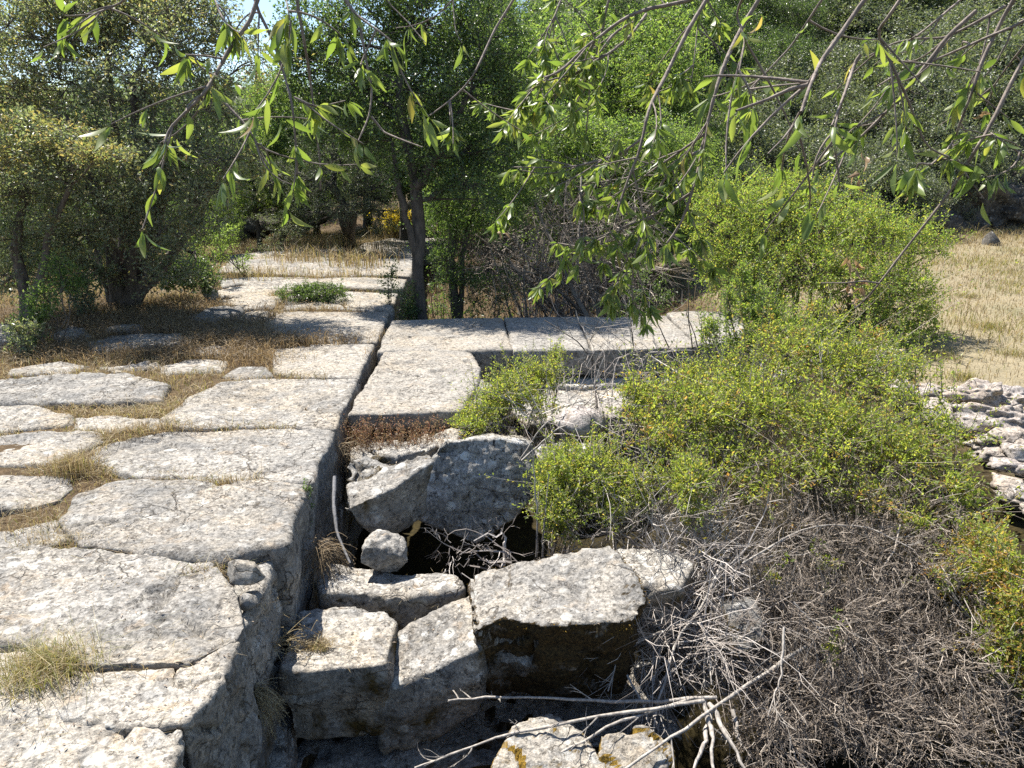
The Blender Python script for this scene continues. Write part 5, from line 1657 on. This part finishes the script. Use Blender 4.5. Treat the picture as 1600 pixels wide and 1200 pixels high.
hang(Pd(398, 1085, 2.75), 200, .13, .015, M['straw'], 'pale straw tuft hanging from the terrace face near the bottom', .9)
hang(Pd(425, 1010, 3.0), 16, .22, .01, M['straw'], 'few long arching dry stalks springing from the terrace face', .35, (1, -.1, .3))
hang(Pd(500, 860, 3.7), 130, .2, .03, M['straw_brown'], 'tangle of dry roots hanging on the terrace face', .9, (.35, -.3, 0))
hang(Pd(535, 700, 4.9), 60, .18, .04, M['straw_brown'], 'dry roots in the joint between terrace and bridging slab', .8, (.3, -.3, 0))
hang(Pz(480, 1010, -.42), 90, .10, .04, M['straw'], 'dry straw lying in the shade on the square block', .2, (-.4, -.2, .1))
tuft(Pz(500, 1010, -.42), 260, .05, .03, [M['straw'], M['straw_brown'], M['grass_green']], 'golden dry moss like grass on the square block', 1.0, .003)
hang(Pd(420, 960, 3.2), 8, .25, .01, M['straw'], 'thin stalks leaning over the rim below the loose stone', .2, (.5, -.2, .8))
# creeper on the terrace face
b = Pd(481, 770, 3.9)
cl = px_clumps([(481, 762, 3.9, 6, 16, .02), (482, 790, 3.88, 8, 18, .02), (480, 812, 3.86, 5, 10, .02)])
grow(b, [b], cl, M['mid_green'], M['bark'], 36, 9, .013, .7, .0012, trunk_r=.003, spread=.006, name='creeper', cat='plant', label='little green creeper on the terrace face', bark_part='stem', leaf_part='foliage')
# reddish plants
b = Pd(622, 700, 5.08)
g = MB()
n = 240
s = np.stack([rng.uniform(-.34, .38, n), rng.uniform(-.10, .12, n), np.full(n, -.02)], 1) + b
e = s + np.stack([rng.normal(size=n) * .05, rng.normal(size=n) * .05, rng.uniform(.08, .22, n)], 1)
T = bez(s, (s + e) / 2 + rng.normal(size=(n, 3)) * .015, e, 4)
tubes(g, T, np.full((n, 4), .0012), 3)
q = np.repeat(e, 7, 0) + rng.normal(size=(n * 7, 3)) * np.array([.008, .008, .018])
leaves(g, q, rvec(len(q)) + np.array([0, 0, .6]), .013, .007, .3)
q = T[:, 1:3].reshape(-1, 3).repeat(4, 0) + rng.normal(size=(n * 8, 3)) * .012
leaves(g, q, rvec(len(q)), .014, .006, .3, 1)
tag(g.build('red_herb', [M['red_plant'], M['straw_brown']], None, b), 'patch of reddish seeding herbs under the front of the bridging slab', 'plant')
# yellow flowers far along the terrace
b = Pz(624, 372, .05)
g = MB()
n = 260
s = np.stack([rng.normal(size=n) * .2, rng.normal(size=n) * .2, np.zeros(n)], 1) + b
e = s + np.stack([rng.normal(size=n) * .08, rng.normal(size=n) * .08, rng.uniform(.3, .62, n)], 1)
tubes(g, bez(s, (s + e) / 2, e, 3), np.full((n, 3), .004), 3)
q = np.repeat(e, 5, 0) + rng.normal(size=(n * 5, 3)) * .03
leaves(g, q, rvec(len(q)), .04, .035, .6, 1)
q = np.repeat((s + e) / 2, 6, 0) + rng.normal(size=(n * 6, 3)) * .06
leaves(g, q, rvec(len(q)) + np.array([0, 0, .8]), .07, .012, .3, 2)
tag(g.build('yellow_flower_clump', [M['straw'], M['flower'], M['grass_green']], None, b), 'yellow flowering herb clump at the far end of the terrace', 'flowers')

# ------------------------------------------------------------------ the almond tree overhead
def lance_leaf(L, W, bend, fold, twist):
    """lanceolate leaf along +X, short stalk, folded along the midrib, curved down"""
    k = 7
    t = np.linspace(0, 1, k)
    wid = W * np.sin(np.pi * np.clip(t * .96 + .02, 0, 1)) ** .8 * (1 - .35 * t)
    x = L * t
    z = -bend * L * t ** 2
    mid = np.stack([x, np.zeros(k), z], 1)
    tw = twist * t
    V = [mid]
    for s in (1, -1):
        V.append(np.stack([x, s * wid * .5 * np.cos(tw), z + wid * .5 * fold + s * wid * .5 * np.sin(tw)], 1))
    V = np.concatenate(V)
    f = []
    for i in range(k - 1):
        f.append((i, i + 1, k + i + 1, k + i))
        f.append((i + 1, i, 2 * k + i, 2 * k + i + 1))
    stalk = np.array([[-.18 * L, 0, .01 * L], [0, .0012, 0], [0, -.0012, 0]])
    return V, np.array(f), stalk


LEAF_V = []
for i in range(16):
    LEAF_V.append(lance_leaf(1, rng.uniform(.23, .38), rng.uniform(-.2, .6), rng.uniform(.05, .7), rng.normal() * .9))
leaf_meshes = []
for V, f, st in LEAF_V:
    q = MB()
    q.add(V, f4=f)
    q.add(st, f3=[(0, 1, 2)])
    leaf_meshes.append(q.mesh('leaf', M['almond'], True))

trunk_base = np.array([2.9, 0.3, -0.4])
almond = thing('almond_tree', 'almond tree overhead, its hanging twigs of long green leaves crossing the top of the picture', 'tree', trunk_base)
limbs = MB()
crown_fork = np.array([2.7, .4, 1.9])
tubes(limbs, np.array([trunk_base - [0, 0, .2], [2.95, .32, .4], [2.82, .38, 1.2], crown_fork])[None], np.array([[.15, .12, .11, .10]]), 10)

BOUGHS = [  # photo path, distances, start radius (m), leafiness, side twigs
    ([(1100, 5), (1075, 47), (1055, 87), (1040, 120), (1022, 150), (1010, 180), (1005, 215), (995, 250), (980, 282), (965, 330)], 2.1, .0085, 9, 5),
    ([(1087, 2), (1015, 12), (975, 28), (940, 55), (912, 75), (880, 110), (850, 122)], 2.2, .009, 14, 7),
    ([(1010, 22), (985, 57), (950, 85), (920, 100), (900, 117), (870, 122), (837, 132), (815, 160)], 2.3, .006, 16, 7),
    ([(950, 0), (942, 45), (932, 82), (922, 117), (920, 160), (916, 207)], 2.3, .0065, 13, 6),
    ([(995, 32), (960, 50), (930, 92), (895, 122), (862, 152), (832, 172), (800, 180)], 2.4, .006, 16, 7),
    ([(1005, 215), (975, 237), (940, 250), (900, 260), (850, 262), (800, 261)], 2.1, .0055, 16, 7),
    ([(1185, 0), (1160, 40), (1132, 97), (1117, 145), (1102, 207), (1095, 250), (1082, 300), (1065, 350), (1042, 380)], 2.0, .0085, 6, 4),
    ([(1100, 210), (1065, 235), (1025, 262), (990, 287), (960, 305)], 2.0, .005, 5, 3),
    ([(1095, 236), (1060, 250), (1040, 275), (1025, 305), (1012, 337), (1000, 370), (992, 395), (987, 440), (988, 470)], 2.05, .006, 22, 9),
    ([(1082, 300), (1050, 320), (1012, 340), (987, 352), (940, 372), (915, 385)], 2.0, .005, 20, 8),
    ([(905, 295), (910, 318), (960, 318), (1000, 330)], 2.1, .004, 9, 4),
    ([(1350, 0), (1305, 65), (1280, 100), (1265, 135), (1252, 175)], 1.0, .0055, 2, 0),
    ([(1275, 115), (1262, 133), (1237, 138), (1200, 155), (1150, 173)], 1.0, .005, 4, 2),
    ([(1405, 0), (1385, 32), (1368, 48), (1385, 82), (1407, 130), (1425, 170), (1437, 207), (1450, 232), (1482, 245)], 1.6, .006, 7, 4),
    ([(1582, 0), (1560, 42), (1532, 100), (1520, 142), (1502, 187), (1487, 230), (1455, 257)], 1.8, .008, 7, 5),
    ([(1600, 85), (1572, 145), (1555, 185), (1520, 242), (1510, 257), (1485, 300), (1450, 345), (1422, 380), (1397, 412), (1372, 445), (1352, 470), (1335, 482)], 1.7, .007, 0, 0),
    ([(1374, 443), (1350, 439), (1320, 442), (1282, 442)], 1.7, .0035, 0, 0),
    ([(1600, 35), (1550, 55), (1500, 77), (1445, 100), (1412, 110), (1370, 135)], 1.8, .006, 7, 5),
    ([(1570, 10), (1522, 37), (1475, 60), (1432, 60), (1397, 67), (1352, 90)], 1.9, .0055, 6, 4),
    ([(1507, -5), (1465, 30), (1432, 57)], 1.9, .006, 3, 2),
    ([(1525, 17), (1480, 57), (1452, 95), (1417, 140), (1385, 175), (1352, 207), (1325, 232), (1280, 260)], 1.75, .0065, 8, 5),
    ([(1345, 85), (1335, 100), (1322, 140), (1310, 175), (1302, 212), (1312, 285)], 1.3, .0045, 7, 3),
    ([(1280, 5), (1237, 72), (1200, 110), (1170, 140)], 1.5, .004, 8, 4),
    ([(1600, 70), (1555, 130), (1542, 165)], 1.9, .005, 6, 3),
    ([(1160, -5), (1150, 25), (1165, 60), (1155, 110)], 1.3, .004, 9, 3),
    ([(1250, 175), (1240, 195), (1225, 215), (1200, 240)], 1.2, .003, 8, 2),
    ([(1455, 257), (1435, 255), (1432, 262)], 1.5, .003, 8, 0),
    ([(1600, 250), (1590, 225), (1560, 215), (1545, 205)], 1.7, .003, 12, 3),
    ([(1100, -10), (1090, 40), (1085, 90), (1080, 130)], 2.2, .004, 13, 5),
    ([(880, -10), (865, 30), (845, 60), (825, 90)], 2.4, .005, 15, 6),
    ([(198, 0), (165, 15), (150, 20), (120, 40), (95, 57)], 1.8, .0045, 7, 4),
    ([(405, -8), (390, 38), (365, 65), (350, 92), (330, 130), (312, 155), (280, 185), (262, 205), (257, 225)], 1.7, .008, 9, 5),
    ([(348, 92), (320, 87), (290, 85)], 1.7, .0035, 5, 1),
    ([(334, 140), (360, 170), (380, 190), (397, 215), (408, 240), (425, 265)], 1.75, .0045, 13, 5),
    ([(395, 0), (425, 60), (442, 110), (457, 162), (462, 225), (465, 272)], 1.7, .006, 6, 3),
    ([(462, -5), (475, 62), (485, 125), (492, 187), (500, 250), (501, 297)], 1.8, .006, 0, 0),
    ([(533, -5), (560, 25), (572, 95), (582, 140), (577, 182), (560, 220)], 1.7, .0055, 1, 0),
    ([(540, 0), (555, 22), (575, 37), (597, 52), (612, 65)], 1.5, .005, 8, 2),
    ([(580, 182), (600, 207), (632, 220), (660, 230)], 1.7, .004, 0, 0),
    ([(460, 152), (485, 164), (500, 167), (520, 162), (540, 157)], 1.7, .004, 7, 1),
    ([(800, 5), (775, 42), (760, 75), (742, 115), (725, 137), (700, 160), (672, 180)], 2.0, .0055, 2, 2),
    ([(702, 160), (703, 180), (704, 195)], 2.0, .0025, 5, 0),
    ([(602, 0), (635, 32), (665, 67)], 2.0, .0035, 0, 0),
    ([(707, 0), (712, 50), (722, 67)], 2.0, .003, 3, 1),
    ([(445, -15), (450, 15), (455, 40), (452, 60)], 1.5, .003, 8, 2),
    ([(330, -15), (340, 10), (352, 30)], 1.7, .003, 7, 2),
]
leaf_list = []          # (apparent size, bough object, position, rotation matrix, length)
for bi, (pts, D, r0, nl, ns) in enumerate(BOUGHS):
    k = len(pts)
    ds = D + np.cumsum(rng.normal(size=k) * .03)
    P = np.array([Pd(x, y, d) for (x, y), d in zip(pts, ds)])
    inside = 8 < pts[0][0] < 1592 and pts[0][1] > 8
    if not inside:
        # carry the bough on out of the picture, up to a limb of the tree
        d = nrm((P[0] - P[1])[None])[0]
        a = P[0] + d * .35 + np.array([0.08, -.1, .15])
        b_ = a + np.array([.35, -.25, .12]) + (crown_fork - a) * .18
        P = np.concatenate([[b_, a], P])
        mid = (b_ + crown_fork) / 2 + np.array([0, 0, .45])
        tubes(limbs, bez(crown_fork[None], mid[None], b_[None], 9), np.linspace(.035 if r0 > .005 else .02, r0 * 1.25, 9)[None], 6)
    n = 22
    tt = np.linspace(0, len(P) - 1, n)
    Q = np.stack([np.interp(tt, np.arange(len(P)), P[:, c]) for c in range(3)], 1)
    Q[1:-1] = (Q[:-2] + 2 * Q[1:-1] + Q[2:]) / 4
    rr = np.linspace(r0 * 1.15, r0 * .5, n) * rng.uniform(.88, 1.12, n)
    mb = MB()
    tubes(mb, Q, rr * .6, 7)
    br_o = Q[n // 2]
    spots = []
    lo = 0 if inside else int(n * 2 / (len(P)))
    for s in range(ns):
        j = rng.integers(lo + 2, n)
        d = nrm((Q[j] - Q[j - 1])[None])[0] * .7 + rng.normal(size=3) * np.array([.8, .5, .5]) + np.array([0, 0, -.25])
        L = rng.uniform(.06, .22)
        e = Q[j] + nrm(d[None])[0] * L
        S = bez(Q[j][None], ((Q[j] + e) / 2 + rng.normal(size=3) * .015)[None], e[None], 6)
        tubes(mb, S, np.linspace(.0022, .0012, 6)[None], 5)
        spots += [(S[0, a], nrm((S[0, a] - S[0, a - 1])[None])[0]) for a in (3, 4, 5, 5)]
    spots += [(Q[a], nrm((Q[a] - Q[a - 1])[None])[0]) for a in ([n - 1] * 2 + ([int(x) for x in rng.integers(lo + 2, n, 3)] if ns else []))]
    bo = mb.build('branch', M['bark_almond'], almond, br_o + 0 * br_o if False else None, smooth=True)
    for a in range(int(nl * (8.0 if pts[-1][0] > 780 and D > 1.9 else 2.8 if D > 1.4 else 1.6))):
        sp_, td = spots[rng.integers(0, len(spots))]
        for _ in range(rng.integers(1, 3)):
            d = td * .35 + rng.normal(size=3) * .42 + np.array([0, 0, -.75])
            d = nrm(d[None])[0]
            L = rng.uniform(.026, .060) * (.78 if D < 1.4 else .88 if D > 1.9 else 1)
            up_ = rng.normal(size=3)
            s_ = np.cross(up_, d)
            s_ /= np.linalg.norm(s_)
            nn_ = np.cross(d, s_)
            Rm = np.stack([d, s_, nn_], 1)
            p0 = sp_ + d * L * .2
            leaf_list.append((L / max(.3, p0[1]), bo, p0, Rm, L))
limbs.build('trunk', M['bark'], almond, smooth=True)

# the 300 leaves that show largest are leaves of their own, the rest one mass
leaf_list.sort(key=lambda a: -a[0])
rest = MB()
for i, (_, bo, p0, Rm, L) in enumerate(leaf_list):
    vi = int(rng.integers(0, len(LEAF_V)))
    if i < 300:
        o = bpy.data.objects.new('leaf', leaf_meshes[vi])
        COL.objects.link(o)
        o.parent = bo
        mw = np.eye(4)
        mw[:3, :3] = Rm * L
        mw[:3, 3] = p0 - np.array(almond.location)
        o.matrix_basis = Matrix(mw.tolist())
    else:
        V, f, st = LEAF_V[vi]
        rest.add((V * L) @ Rm.T + p0, f4=f)
        rest.add((st * L) @ Rm.T + p0, f3=[(0, 1, 2)])
if rest.n:
    rest.build('foliage', M['almond'], almond, smooth=True)['kind'] = 'stuff'
# dead curled leaves still hanging
for x, y, D in ((1330, 438, 1.68), (1345, 450, 1.68), (1337, 470, 1.68), (1322, 446, 1.68), (1348, 430, 1.68), (1328, 408, 1.68), (1335, 404, 1.68), (1350, 245, 1.6), (1345, 275, 1.6), (785, 360, 2.2), (1540, 175, 1.8)):
    p = Pd(x, y, D)
    q = MB()
    for _ in range(3):
        d = nrm((np.array([0, 0, -1.]) + rng.normal(size=3) * .6)[None])[0]
        s_ = nrm(np.cross(rng.normal(size=3), d)[None])[0]
        Rm = np.stack([d, s_, np.cross(d, s_)], 1)
        V, f, st = lance_leaf(1, .42, rng.uniform(.3, .8), rng.uniform(.5, .9), rng.normal())
        q.add((V * .026) @ Rm.T + p + rng.normal(size=3) * .005, f4=f)
    q.build('dead_leaf', M['dead_leaf'], almond, smooth=True)

bpy.data.scenes.remove(TMPSC)
